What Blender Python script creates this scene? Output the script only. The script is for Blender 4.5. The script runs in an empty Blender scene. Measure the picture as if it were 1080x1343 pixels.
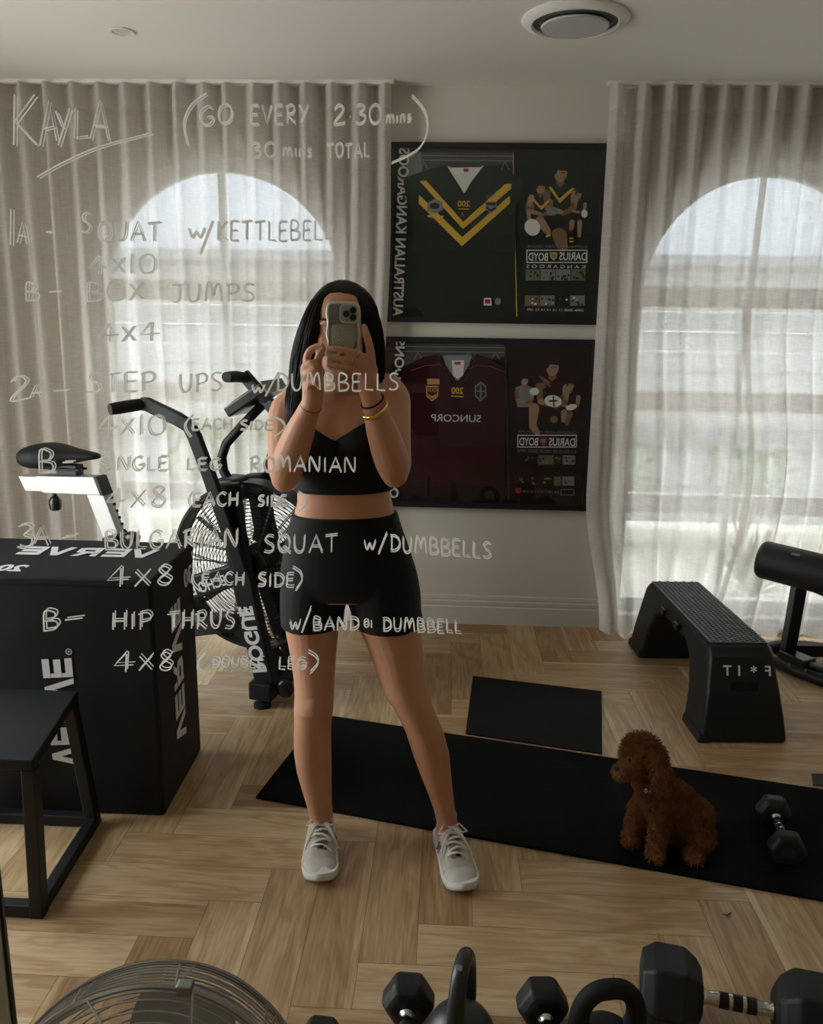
import bpy, bmesh, math, random
from mathutils import Vector, Matrix, Euler, noise as mnoise
PI = math.pi
SC = bpy.context.scene
COL = SC.collection
# ------------------------------------------------------------------ camera, sky, exposure
CAM_H = 1.52
FPX = 1082.0                                   # focal length in pixels of the 1080 x 1343 frame
cd = bpy.data.cameras.new('camera'); cam = bpy.data.objects.new('camera', cd); COL.objects.link(cam)
cd.sensor_fit = 'HORIZONTAL'; cd.sensor_width = 36.0; cd.lens = 36.0 * FPX / 1080.0
cd.clip_start = 0.02; cd.clip_end = 200
CR = (Matrix.Rotation(math.radians(2.4), 3, 'Z') @ Matrix.Rotation(math.radians(90 - 13.0), 3, 'X') @ Matrix.Rotation(math.radians(0.9), 3, 'Z'))
CO = Vector((0, 0, CAM_H))
cam.matrix_world = Matrix.Translation(CO) @ CR.to_4x4()
SC.camera = cam

w = bpy.data.worlds.new('sky'); SC.world = w; w.use_nodes = True
wn, wl = w.node_tree.nodes, w.node_tree.links
bg = wn['Background']; bg.inputs['Strength'].default_value = 4.6
tc = wn.new('ShaderNodeTexCoord'); sx = wn.new('ShaderNodeSeparateXYZ'); rp = wn.new('ShaderNodeValToRGB')
wl.new(tc.outputs['Generated'], sx.inputs[0]); wl.new(sx.outputs['Z'], rp.inputs[0]); wl.new(rp.outputs[0], bg.inputs['Color'])
rp.color_ramp.elements[0].position = 0.0; rp.color_ramp.elements[0].color = (0.95, 0.975, 0.97, 1)
rp.color_ramp.elements[1].position = 0.7; rp.color_ramp.elements[1].color = (0.83, 0.93, 1.0, 1)

vs = SC.view_settings
SC.display_settings.display_device = 'sRGB'
vs.view_transform = 'Standard'; vs.look = 'None'; vs.gamma = 1.0; vs.use_curve_mapping = False
vs.exposure = 1.4
try:
    SC.cycles.max_bounces = 12; SC.cycles.diffuse_bounces = 6; SC.cycles.transparent_max_bounces = 24
    SC.cycles.sample_clamp_indirect = 4.0; SC.cycles.use_denoising = True
    SC.cycles.caustics_reflective = False; SC.cycles.caustics_refractive = False
except Exception:
    pass
WALL_Y = 4.055
REAR_Y = -2.25
def portal(x, y, z, sx_, sz_, facing):         # guides daylight sampling through a window opening
    l = bpy.data.lights.new('window_daylight', 'AREA'); l.shape = 'RECTANGLE'; l.size = sx_; l.size_y = sz_
    l.cycles.is_portal = True
    o = bpy.data.objects.new('window_daylight', l); COL.objects.link(o); o.location = (x, y, z)
    o.rotation_euler = (PI / 2 * facing, 0, 0)
for cx in (-1.12, 1.47):
    portal(cx, WALL_Y + 0.26, 1.2, 1.3, 2.25, -1)
lp = bpy.data.lights.new('unseen_door_daylight', 'AREA'); lp.shape = 'RECTANGLE'; lp.size = 2.22; lp.size_y = 1.6; lp.cycles.is_portal = True
lo = bpy.data.objects.new('unseen_door_daylight', lp); COL.objects.link(lo); lo.location = (-2.92, 2.15, 1.14); lo.rotation_euler = (0, -PI / 2, 0)

# ------------------------------------------------------------------ geometry helpers
def ray(x, y):
    return CR @ Vector(((x - 540) / FPX, -(y - 671.5) / FPX, -1.0))
def at(x, y, Y):                               # a point of the photograph carried out to the depth Y
    d = ray(x, y); return CO + d * (Y / d.y)
def onz(x, y, Z=0.0):
    d = ray(x, y); return CO + d * ((Z - CAM_H) / d.z)

class B:
    """collects shapes of one part"""
    def __init__(s): s.v = []; s.f = []; s.m = []
    def add(s, vs_, fs, mi=0):
        n = len(s.v); s.v += [Vector(p) for p in vs_]; s.f += [[n + i for i in f] for f in fs]; s.m += [mi] * len(fs); return s
    def box(s, c, size, rot=None, mi=0):
        hx, hy, hz = [q / 2 for q in size]
        P = [Vector((x, y, z)) for x in (-hx, hx) for y in (-hy, hy) for z in (-hz, hz)]
        if rot is not None: P = [rot @ p for p in P]
        c = Vector(c)
        return s.add([p + c for p in P], [(0, 1, 3, 2), (4, 6, 7, 5), (0, 4, 5, 1), (2, 3, 7, 6), (0, 2, 6, 4), (1, 5, 7, 3)], mi)
    def hexa(s, b, t, mi=0):                   # 4 bottom points and 4 top points, both counter-clockwise
        return s.add(list(b) + list(t), [(3, 2, 1, 0), (4, 5, 6, 7), (0, 1, 5, 4), (1, 2, 6, 5), (2, 3, 7, 6), (3, 0, 4, 7)], mi)
    def rings(s, R, closed=False, cap=True, mi=0):
        n = len(R[0]); k = len(R); vv = [p for r in R for p in r]; ff = []
        for i in range(k if closed else k - 1):
            j = (i + 1) % k
            for q in range(n):
                ff.append((i * n + q, i * n + (q + 1) % n, j * n + (q + 1) % n, j * n + q))
        if cap and not closed: ff.append(tuple(range(n - 1, -1, -1))); ff.append(tuple((k - 1) * n + q for q in range(n)))
        return s.add(vv, ff, mi)
    def tube(s, pts, r, seg=10, closed=False, cap=True, mi=0, flat=1.0, up=None):
        pts = [Vector(p) for p in pts]; k = len(pts)
        rr = r if isinstance(r, (list, tuple)) else [r] * k
        R = []; prev = None
        for i, p in enumerate(pts):
            if closed: t = pts[(i + 1) % k] - pts[i - 1]
            else: t = pts[min(i + 1, k - 1)] - pts[max(i - 1, 0)]
            t.normalize()
            if prev is None:
                a = Vector(up) if up is not None else (Vector((0, 0, 1)) if abs(t.z) < .9 else Vector((0, 1, 0)))
            else: a = prev
            u = (a - t * a.dot(t)); u.normalize(); v = t.cross(u); prev = u
            R.append([p + u * (rr[i] * flat * math.cos(2 * PI * q / seg)) + v * (rr[i] * math.sin(2 * PI * q / seg)) for q in range(seg)])
        return s.rings(R, closed, cap, mi)
    def bar(s, p0, p1, wx, wy, up=(0, 0, 1), mi=0):   # rectangular bar
        p0, p1 = Vector(p0), Vector(p1); t = (p1 - p0).normalized(); up = Vector(up)
        u = (up - t * up.dot(t)).normalized(); v = t.cross(u)
        q = [u * a * wy / 2 + v * b * wx / 2 for a, b in ((-1, -1), (-1, 1), (1, 1), (1, -1))]
        return s.hexa([p0 + e for e in q], [p1 + e for e in q], mi)
    def barpath(s, pts, wx, wy, up, mi=0, closed=False):
        pts = [Vector(p) for p in pts]; up = Vector(up); R = []; k = len(pts)
        for i, p in enumerate(pts):
            t = (pts[min(i + 1, k - 1)] - pts[max(i - 1, 0)]).normalized()
            v = t.cross(up).normalized()
            R.append([p + up * a * wy / 2 + v * b * wx / 2 for a, b in ((-1, -1), (-1, 1), (1, 1), (1, -1))])
        return s.rings(R, closed, True, mi)
    def lathe(s, prof, o=(0, 0, 0), axis='Z', seg=32, mi=0, rot=None):
        R = []
        for r, z in prof:
            ring = []
            for q in range(seg):
                a = 2 * PI * q / seg; x, y = r * math.cos(a), r * math.sin(a)
                p = Vector((x, y, z)) if axis == 'Z' else Vector((z, x, y)) if axis == 'X' else Vector((y, z, x))
                if rot is not None: p = rot @ p
                ring.append(p + Vector(o))
            R.append(ring)
        return s.rings(R, False, True, mi)
    def ball(s, c, r, seg=20, rn=12, mi=0, rot=None):
        r = (r, r, r) if not isinstance(r, (tuple, list)) else r; R = []
        for i in range(1, rn):
            t = PI * i / rn; ring = []
            for q in range(seg):
                a = 2 * PI * q / seg; p = Vector((r[0] * math.sin(t) * math.cos(a), r[1] * math.sin(t) * math.sin(a), -r[2] * math.cos(t)))
                if rot is not None: p = rot @ p
                ring.append(p + Vector(c))
            R.append(ring)
        return s.rings(R, False, True, mi)
    def prism(s, poly, M, d, mi=0):            # outline (x, y) placed by the matrix M, thickness d along its z
        n = len(poly); P = [M @ Vector((x, y, 0)) for x, y in poly] + [M @ Vector((x, y, d)) for x, y in poly]
        F = [tuple(range(n - 1, -1, -1)), tuple(range(n, 2 * n))] + [(i, (i + 1) % n, n + (i + 1) % n, n + i) for i in range(n)]
        return s.add(P, F, mi)

def loc_of(p):
    v = Vector((0, 0, 0))
    while p is not None: v = v + p.location; p = p.parent
    return v
def finish(name, me, mats, parent=None, smooth=False, fix=True):
    if not isinstance(mats, (list, tuple)): mats = [mats]
    for m in mats: me.materials.append(m)
    if fix:
        bm = bmesh.new(); bm.from_mesh(me); bmesh.ops.recalc_face_normals(bm, faces=bm.faces); bm.to_mesh(me); bm.free()
    if smooth:
        me.polygons.foreach_set('use_smooth', [True] * len(me.polygons))
    o = bpy.data.objects.new(name, me); COL.objects.link(o)
    if parent is not None: o.parent = parent
    return o
def obj(name, b, mats, parent=None, smooth=False, bevel=0, local=False, seg=2, angle=40, fix=True):
    off = Vector((0, 0, 0)) if (parent is None or local) else loc_of(parent)
    me = bpy.data.meshes.new(name); me.from_pydata([p - off for p in b.v], [], b.f); me.update()
    if any(b.m): me.polygons.foreach_set('material_index', b.m)
    o = finish(name, me, mats, parent, smooth, fix)
    if bevel:
        md = o.modifiers.new('edge', 'BEVEL'); md.width = bevel; md.segments = seg; md.limit_method = 'ANGLE'; md.angle_limit = math.radians(angle)
    if smooth and angle < 180:
        try: me.set_sharp_from_angle(angle=math.radians(angle))
        except Exception: pass
    return o
def thing(name, label, cat, loc, group=None, rot=(0, 0, 0)):
    o = bpy.data.objects.new(name, None); COL.objects.link(o); o.empty_display_size = .05
    o.location = loc; o.rotation_euler = rot; o['label'] = label; o['category'] = cat
    if group: o['group'] = group
    return o
def tag(o, label=None, cat=None, group=None, kind=None):
    if label: o['label'] = label
    if cat: o['category'] = cat
    if group: o['group'] = group
    if kind: o['kind'] = kind
    return o
def structure(o): o['kind'] = 'structure'; return o
def shape2d(outer, holes, depth):              # flat shape with holes, in the x-z plane, thickness depth towards +y
    cu = bpy.data.curves.new('shape', 'CURVE'); cu.dimensions = '2D'; cu.fill_mode = 'BOTH'; cu.extrude = depth / 2
    for ring in [outer] + holes:
        sp = cu.splines.new('POLY'); sp.points.add(len(ring) - 1); sp.use_cyclic_u = True
        for p, q in zip(sp.points, ring): p.co = (q[0], q[1], 0, 1)
    o = bpy.data.objects.new('shape', cu); COL.objects.link(o)
    dg = bpy.context.evaluated_depsgraph_get(); me = bpy.data.meshes.new_from_object(o.evaluated_get(dg))
    bpy.data.objects.remove(o); bpy.data.curves.remove(cu)
    b = B(); b.v = [Vector((v.co.x, depth / 2 - v.co.z, v.co.y)) for v in me.vertices]
    b.f = [list(p.vertices) for p in me.polygons]; b.m = [0] * len(b.f)
    bpy.data.meshes.remove(me); return b
def moved(b, d):
    b.v = [p + Vector(d) for p in b.v]; return b
def text(s, size, M, depth=.001, bold=0.0, mirror=True, width=None, squeeze=1.0, spacing=1.0, mi=0, into=None):
    """flat lettering centred on M; mirror: reads backwards, as in a looking-glass"""
    cu = bpy.data.curves.new('lettering', 'FONT'); cu.body = s; cu.size = size; cu.align_x = 'CENTER'; cu.align_y = 'CENTER'
    cu.offset = bold; cu.extrude = depth / 2; cu.space_character = spacing; cu.resolution_u = 4
    o = bpy.data.objects.new('lettering', cu); COL.objects.link(o)
    dg = bpy.context.evaluated_depsgraph_get(); me = bpy.data.meshes.new_from_object(o.evaluated_get(dg))
    bpy.data.objects.remove(o); bpy.data.curves.remove(cu)
    xs = [v.co.x for v in me.vertices] or [0, 1]
    ys = [v.co.y for v in me.vertices] or [0, 1]
    cx, cy = (max(xs) + min(xs)) / 2, (max(ys) + min(ys)) / 2
    k = (width / (max(xs) - min(xs))) if width else squeeze
    b = into or B()
    b.add([M @ Vector(((v.co.x - cx) * k * (-1 if mirror else 1), v.co.y - cy, v.co.z)) for v in me.vertices], [list(p.vertices) for p in me.polygons], mi)
    bpy.data.meshes.remove(me); return b
def frame_of(o, xdir, ydir):                   # matrix with x along xdir, y along ydir
    x = Vector(xdir).normalized(); y = Vector(ydir); y = (y - x * y.dot(x)).normalized(); z = x.cross(y)
    return Matrix(((x.x, y.x, z.x, o[0]), (x.y, y.y, z.y, o[1]), (x.z, y.z, z.z, o[2]), (0, 0, 0, 1)))
def remesh(b, voxel, smooth=4, factor=.5):
    me = bpy.data.meshes.new('t'); me.from_pydata(b.v, [], b.f); me.update()
    bm = bmesh.new(); bm.from_mesh(me); bmesh.ops.recalc_face_normals(bm, faces=bm.faces); bm.to_mesh(me); bm.free()
    o = bpy.data.objects.new('t', me); COL.objects.link(o)
    r = o.modifiers.new('r', 'REMESH'); r.mode = 'VOXEL'; r.voxel_size = voxel
    if smooth:
        s_ = o.modifiers.new('s', 'SMOOTH'); s_.factor = factor; s_.iterations = smooth
    dg = bpy.context.evaluated_depsgraph_get(); out = bpy.data.meshes.new_from_object(o.evaluated_get(dg))
    bpy.data.objects.remove(o); bpy.data.meshes.remove(me)
    return out
def copy_tree(o, parent=None):
    c = o.copy(); COL.objects.link(c)
    if parent is not None: c.parent = parent
    for ch in [q for q in bpy.data.objects if q.parent == o]: copy_tree(ch, c)
    return c

# ------------------------------------------------------------------ materials
MATS = {}
def mat(name, col, rough=.6, metal=0.0, spec=.5, noise=0.0, nscale=30, bump=0.0, bscale=80, coat=0.0, sheen=0.0, sss=0.0, trans=0.0, stretch=(1, 1, 1), alpha=1.0):
    m = bpy.data.materials.new(name); m.use_nodes = True; n, l = m.node_tree.nodes, m.node_tree.links
    p = n['Principled BSDF']; p.inputs['Base Color'].default_value = (*col, 1); p.inputs['Roughness'].default_value = rough
    p.inputs['Metallic'].default_value = metal; p.inputs['Specular IOR Level'].default_value = spec
    if coat: p.inputs['Coat Weight'].default_value = coat; p.inputs['Coat Roughness'].default_value = .1
    if sheen: p.inputs['Sheen Weight'].default_value = sheen
    if sss: p.inputs['Subsurface Weight'].default_value = sss; p.inputs['Subsurface Radius'].default_value = (.012, .005, .003)
    if trans: p.inputs['Transmission Weight'].default_value = trans
    if noise or bump:
        t = n.new('ShaderNodeTexCoord'); mp = n.new('ShaderNodeMapping'); mp.inputs['Scale'].default_value = stretch
        l.new(t.outputs['Object'], mp.inputs['Vector'])
    if noise:
        t1 = n.new('ShaderNodeTexNoise'); t1.inputs['Scale'].default_value = nscale; t1.inputs['Detail'].default_value = 4
        l.new(mp.outputs[0], t1.inputs['Vector'])
        mx = n.new('ShaderNodeMix'); mx.data_type = 'RGBA'; mx.inputs[6].default_value = tuple(c * (1 - noise) for c in col) + (1,)
        mx.inputs[7].default_value = tuple(min(1, c * (1 + noise)) for c in col) + (1,)
        l.new(t1.outputs[0], mx.inputs[0]); l.new(mx.outputs[2], p.inputs['Base Color'])
    if bump:
        t2 = n.new('ShaderNodeTexNoise'); t2.inputs['Scale'].default_value = bscale; t2.inputs['Detail'].default_value = 3
        l.new(mp.outputs[0], t2.inputs['Vector'])
        bp = n.new('ShaderNodeBump'); bp.inputs['Strength'].default_value = bump; bp.inputs['Distance'].default_value = .002
        l.new(t2.outputs[0], bp.inputs['Height']); l.new(bp.outputs[0], p.inputs['Normal'])
    MATS[name] = m; return m
wall_m = mat('wall_paint', (.60, .57, .49), .75, noise=.02, nscale=3)
ceil_m = mat('ceiling_paint', (.80, .79, .74), .8)
trim_m = mat('trim_paint', (.60, .57, .49), .45)
white_m = mat('white_enamel', (.78, .78, .76), .4)
blackm = mat('black_powder_coat', (.007, .0073, .0078), .5, spec=.35, bump=.15, bscale=600)
blackg = mat('black_gloss_plastic', (.008, .0085, .009), .28)
rubber = mat('black_rubber', (.009, .0098, .0102), .7, spec=.3, bump=.3, bscale=300)
vinyl = mat('black_vinyl', (.007, .0074, .008), .6, spec=.25, bump=.2, bscale=120)
darkgrey = mat('dark_grey_plastic', (.035, .037, .04), .5)
chrome = mat('chrome', (.62, .62, .61), .18, 1.0)
brushed = mat('brushed_aluminium', (.42, .42, .41), .55, .7, noise=.06, nscale=25)
steel = mat('fan_wire', (.46, .46, .44), .3, 1.0)
iron = mat('cast_iron', (.045, .048, .045), .38, .4, noise=.3, nscale=20, bump=.3, bscale=60)
print_m = mat('silver_print', (.74, .75, .75), .5)
gold = mat('gold', (.80, .55, .20), .22, 1.0)

def glass_mat(name, tint=(1, 1, 1), refl=1.0):
    m = bpy.data.materials.new(name); m.use_nodes = True; n, l = m.node_tree.nodes, m.node_tree.links
    n.remove(n['Principled BSDF']); out = n['Material Output']
    tr = n.new('ShaderNodeBsdfTransparent'); tr.inputs[0].default_value = (*tint, 1); gl = n.new('ShaderNodeBsdfGlossy'); gl.inputs['Roughness'].default_value = .0
    fr = n.new('ShaderNodeLayerWeight'); pw = n.new('ShaderNodeMath'); pw.operation = 'POWER'; pw.inputs[1].default_value = 5.0; l.new(fr.outputs['Facing'], pw.inputs[0])
    mu = n.new('ShaderNodeMath'); mu.operation = 'MULTIPLY_ADD'; mu.inputs[1].default_value = .96 * refl; mu.inputs[2].default_value = .03 * refl; l.new(pw.outputs[0], mu.inputs[0])
    mx = n.new('ShaderNodeMixShader'); l.new(mu.outputs[0], mx.inputs[0]); l.new(tr.outputs[0], mx.inputs[1]); l.new(gl.outputs[0], mx.inputs[2]); l.new(mx.outputs[0], out.inputs[0])
    return m
glass_m = glass_mat('window_glass'); picglass = glass_mat('picture_glass', (.97, .97, .97), 1.0)

def curtain_mat():
    m = bpy.data.materials.new('sheer_linen'); m.use_nodes = True; n, l = m.node_tree.nodes, m.node_tree.links
    n.remove(n['Principled BSDF']); out = n['Material Output']
    t = n.new('ShaderNodeTexCoord'); mp = n.new('ShaderNodeMapping'); mp.inputs['Scale'].default_value = (18, 18, 260); l.new(t.outputs['Object'], mp.inputs[0])
    n1 = n.new('ShaderNodeTexNoise'); n1.inputs['Scale'].default_value = 1.0; n1.inputs['Detail'].default_value = 4; l.new(mp.outputs[0], n1.inputs[0])
    mp2 = n.new('ShaderNodeMapping'); mp2.inputs['Scale'].default_value = (300, 60, 6); l.new(t.outputs['Object'], mp2.inputs[0])
    n2 = n.new('ShaderNodeTexNoise'); n2.inputs['Scale'].default_value = 1.0; n2.inputs['Detail'].default_value = 2; l.new(mp2.outputs[0], n2.inputs[0])
    ad = n.new('ShaderNodeMath'); ad.operation = 'ADD'; l.new(n1.outputs[0], ad.inputs[0]); l.new(n2.outputs[0], ad.inputs[1])
    # a header tape of double cloth along the top
    sp = n.new('ShaderNodeSeparateXYZ'); l.new(t.outputs['Object'], sp.inputs[0])
    hd = n.new('ShaderNodeMath'); hd.operation = 'GREATER_THAN'; hd.inputs[1].default_value = 2.435; l.new(sp.outputs['Z'], hd.inputs[0])
    mr = n.new('ShaderNodeMapRange'); mr.inputs[1].default_value = .7; mr.inputs[2].default_value = 1.3; mr.inputs[3].default_value = .72; mr.inputs[4].default_value = .87; l.new(ad.outputs[0], mr.inputs[0])
    mx0 = n.new('ShaderNodeMix'); l.new(hd.outputs[0], mx0.inputs[0]); l.new(mr.outputs[0], mx0.inputs[2]); mx0.inputs[3].default_value = .9
    cr = n.new('ShaderNodeMix'); cr.data_type = 'RGBA'; cr.inputs[6].default_value = (.66, .62, .575, 1); cr.inputs[7].default_value = (.78, .745, .70, 1); l.new(n1.outputs[0], cr.inputs[0])
    df = n.new('ShaderNodeBsdfDiffuse'); tl = n.new('ShaderNodeBsdfTranslucent'); l.new(cr.outputs[2], df.inputs[0]); l.new(cr.outputs[2], tl.inputs[0])
    ms = n.new('ShaderNodeMixShader'); ms.inputs[0].default_value = .5; l.new(df.outputs[0], ms.inputs[1]); l.new(tl.outputs[0], ms.inputs[2])
    tr = n.new('ShaderNodeBsdfTransparent'); m2 = n.new('ShaderNodeMixShader'); l.new(mx0.outputs[0], m2.inputs[0]); l.new(tr.outputs[0], m2.inputs[1]); l.new(ms.outputs[0], m2.inputs[2])
    l.new(m2.outputs[0], out.inputs[0]); return m
linen = curtain_mat()

def floor_mat():
    m = bpy.data.materials.new('oak_herringbone'); m.use_nodes = True; n, l = m.node_tree.nodes, m.node_tree.links
    p = n['Principled BSDF']; p.inputs['Roughness'].default_value = .42
    uv = n.new('ShaderNodeUVMap'); uv.uv_map = 'board'; at_ = n.new('ShaderNodeAttribute'); at_.attribute_name = 'tone'
    mp = n.new('ShaderNodeMapping'); mp.inputs['Scale'].default_value = (1.6, 9, 1); l.new(uv.outputs[0], mp.inputs[0])
    g = n.new('ShaderNodeTexNoise'); g.inputs['Scale'].default_value = 1.6; g.inputs['Detail'].default_value = 3; g.inputs['Distortion'].default_value = .6; l.new(mp.outputs[0], g.inputs[0])
    mu = n.new('ShaderNodeMath'); mu.operation = 'MULTIPLY'; mu.inputs[1].default_value = 26; l.new(g.outputs[0], mu.inputs[0])
    sn = n.new('ShaderNodeMath'); sn.operation = 'SINE'; l.new(mu.outputs[0], sn.inputs[0])          # growth rings
    mp2 = n.new('ShaderNodeMapping'); mp2.inputs['Scale'].default_value = (6, 160, 1); l.new(uv.outputs[0], mp2.inputs[0])
    f = n.new('ShaderNodeTexNoise'); f.inputs['Scale'].default_value = 1.0; f.inputs['Detail'].default_value = 3; l.new(mp2.outputs[0], f.inputs[0])
    sv = n.new('ShaderNodeUVMap'); sv.uv_map = 'edge'; se = n.new('ShaderNodeSeparateXYZ'); l.new(sv.outputs[0], se.inputs[0])
    sd = n.new('ShaderNodeMath'); sd.operation = 'ADD'; l.new(se.outputs['Y'], sd.inputs[0]); gm = n.new('ShaderNodeMath'); gm.operation = 'MULTIPLY'; gm.inputs[1].default_value = .12; l.new(g.outputs[0], gm.inputs[0]); l.new(gm.outputs[0], sd.inputs[1])
    sw = n.new('ShaderNodeMath'); sw.operation = 'GREATER_THAN'; sw.inputs[1].default_value = .93; l.new(sd.outputs[0], sw.inputs[0])
    s2 = n.new('ShaderNodeMath'); s2.operation = 'GREATER_THAN'; s2.inputs[1].default_value = .62; l.new(se.outputs['X'], s2.inputs[0])
    sm = n.new('ShaderNodeMath'); sm.operation = 'MULTIPLY'; l.new(sw.outputs[0], sm.inputs[0]); l.new(s2.outputs[0], sm.inputs[1])
    ra = n.new('ShaderNodeValToRGB'); e = ra.color_ramp.elements; e[0].color = (.27, .150, .066, 1); e[1].color = (.66, .50, .30, 1)
    e2 = e.new(.45); e2.color = (.44, .285, .145, 1)
    a1 = n.new('ShaderNodeMath'); a1.operation = 'MULTIPLY_ADD'; a1.inputs[1].default_value = .13; l.new(sn.outputs[0], a1.inputs[0]); l.new(at_.outputs['Fac'], a1.inputs[2])
    a2 = n.new('ShaderNodeMath'); a2.operation = 'MULTIPLY_ADD'; a2.inputs[1].default_value = .8; l.new(f.outputs[0], a2.inputs[0]); l.new(a1.outputs[0], a2.inputs[2])
    a3 = n.new('ShaderNodeMath'); a3.operation = 'SUBTRACT'; a3.inputs[1].default_value = .40; l.new(a2.outputs[0], a3.inputs[0])
    a4 = n.new('ShaderNodeMath'); a4.operation = 'MULTIPLY_ADD'; a4.inputs[1].default_value = .32; l.new(sm.outputs[0], a4.inputs[0]); l.new(a3.outputs[0], a4.inputs[2]); l.new(a4.outputs[0], ra.inputs[0]); l.new(ra.outputs[0], p.inputs['Base Color'])
    bp = n.new('ShaderNodeBump'); bp.inputs['Strength'].default_value = .12; bp.inputs['Distance'].default_value = .001; l.new(f.outputs[0], bp.inputs['Height']); l.new(bp.outputs[0], p.inputs['Normal'])
    return m
oak = floor_mat()
groove = mat('floor_groove', (.10, .06, .03), .8)

# ------------------------------------------------------------------ the room
X0, X1, H = -2.75, 3.0, 2.555
def build_floor():
    rnd = random.Random(5); W, L = .1405, .615; b = B(); tones = []; uvs = []; edges = []
    ox, oy = -.605, 1.14
    def rect(x0, y0, x1, y1, along):
        cx0, cx1 = max(x0, X0), min(x1, X1); cy0, cy1 = max(y0, REAR_Y - .2), min(y1, WALL_Y + .2)
        if cx1 - cx0 < .002 or cy1 - cy0 < .002: return
        g = .0006; b.add([(cx0 + g, cy0 + g, 0), (cx1 - g, cy0 + g, 0), (cx1 - g, cy1 - g, 0), (cx0 + g, cy1 - g, 0)], [(0, 1, 2, 3)])
        t = rnd.gauss(.46, .15); ou, ov = rnd.random() * 40, rnd.random() * 40
        tones.append(t); fl, q_ = rnd.random() < .5, rnd.random()      # some boards carry a pale sapwood edge
        for (x, y) in ((cx0, cy0), (cx1, cy0), (cx1, cy1), (cx0, cy1)):
            k = (y - y0) / (y1 - y0) if along else (x - x0) / (x1 - x0); edges.append((q_, 1 - k if fl else k))
            uvs.append((x - x0 + ou, y - y0 + ov) if along else (y - y0 + ou, x - x0 + ov))
    for j in range(-14, 15):
        for i in range(-60, 60):
            bx, by = ox + i * W + j * L, oy + i * W - j * L
            if not (X0 - 1 < bx < X1 + 1 and -3.5 < by < 5): continue
            rect(bx, by, bx + L, by + W, True)
            rect(bx, by + W, bx + W, by + W + L, False)
    nplank = len(b.f)
    b.add([(X0, REAR_Y - .2, -.0012), (X1, REAR_Y - .2, -.0012), (X1, WALL_Y + .2, -.0012), (X0, WALL_Y + .2, -.0012)], [(0, 1, 2, 3)], 1)
    me = bpy.data.meshes.new('floor'); me.from_pydata(b.v, [], b.f); me.polygons.foreach_set('material_index', b.m)
    ul = me.uv_layers.new(name='board')
    for k, q in enumerate(uvs): ul.data[k].uv = q
    el = me.uv_layers.new(name='edge')
    for k, q in enumerate(edges): el.data[k].uv = q
    ca = me.attributes.new('tone', 'FLOAT', 'FACE')
    for k, t in enumerate(tones): ca.data[k].value = t
    structure(finish('floor', me, [oak, groove], fix=False))
build_floor()
structure(obj('ceiling', B().box(((X0 + X1) / 2, (REAR_Y + WALL_Y) / 2, H + .05), (X1 - X0, WALL_Y - REAR_Y + .5, .1)), ceil_m))
def side_wall():                               # unseen left wall; wide glass doors added to let in daylight from that side
    b = shape2d([(REAR_Y - .25, -.02), (WALL_Y + .25, -.02), (WALL_Y + .25, H), (REAR_Y - .25, H)], [[(1.35, .03), (2.95, .03), (2.95, 2.25), (1.35, 2.25)]], .1)
    b.v = [Vector((X0 - .1 + p.y, p.x, p.z)) for p in b.v]
    structure(obj('wall_left', b, wall_m))
    d = bpy.data.objects.new('unseen_door_1', None); COL.objects.link(d); d.location = (X0 - .05, 2.15, .03); d['kind'] = 'structure'
    for k in range(2):
        ya = 1.35 + .8 * k; yb = ya + .8
        f = shape2d([(ya, .03), (yb, .03), (yb, 2.25), (ya, 2.25)], [[(ya + .06, .12), (yb - .06, .12), (yb - .06, 2.19), (ya + .06, 2.19)]], .05)
        f.v = [Vector((X0 - .075 + p.y, p.x, p.z)) for p in f.v]; obj('unseen_door_frame', f, white_m, d)
        g = B().box((X0 - .05, ya + .4, 1.15), (.006, .7, 2.1)); obj('glass', g, glass_m, d)
side_wall()
structure(obj('wall_right', B().box((X1 + .05, (REAR_Y + WALL_Y) / 2, H / 2), (.1, WALL_Y - REAR_Y + .5, H)), wall_m))
WINS = [(-1.115, .625), (1.475, .60)]; SPRING = 1.655; SILL = .07
def arch(cx, r, z0=SILL, zs=SPRING, grow=0.0, n=40, rise=.60):
    P = [(cx - r - grow, z0 - grow), (cx + r + grow, z0 - grow)]
    for k in range(n + 1):
        a = PI * k / n; P.append((cx + (r + grow) * math.cos(a), zs + (rise + grow) * math.sin(a)))
    return P
def winwall(name, y):
    b = shape2d([(X0, -.02), (X1, -.02), (X1, H), (X0, H)], [arch(c, r) for c, r in WINS], .2)
    return structure(obj(name, moved(b, (0, y, 0)), wall_m))
winwall('wall_back', WALL_Y)
structure(obj('wall_rear', B().box(((X0 + X1) / 2, REAR_Y - .1, H / 2), (X1 - X0, .2, H + .04)), wall_m))
prof = [(0, 0), (.018, 0), (.018, .092), (.014, .098), (.016, .104), (.016, .122), (.011, .128), (.013, .134), (.011, .150), (0, .152)]
def baseboard(name, xa, xb):
    b = B(); b.rings([[(x, WALL_Y - d, z) for d, z in prof] for x in (xa, xb)]); return structure(obj(name, b, trim_m))
baseboard('baseboard_back', -.49, .875); baseboard('baseboard_back_left', X0, -1.74); baseboard('baseboard_back_right', 2.075, X1)

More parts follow.
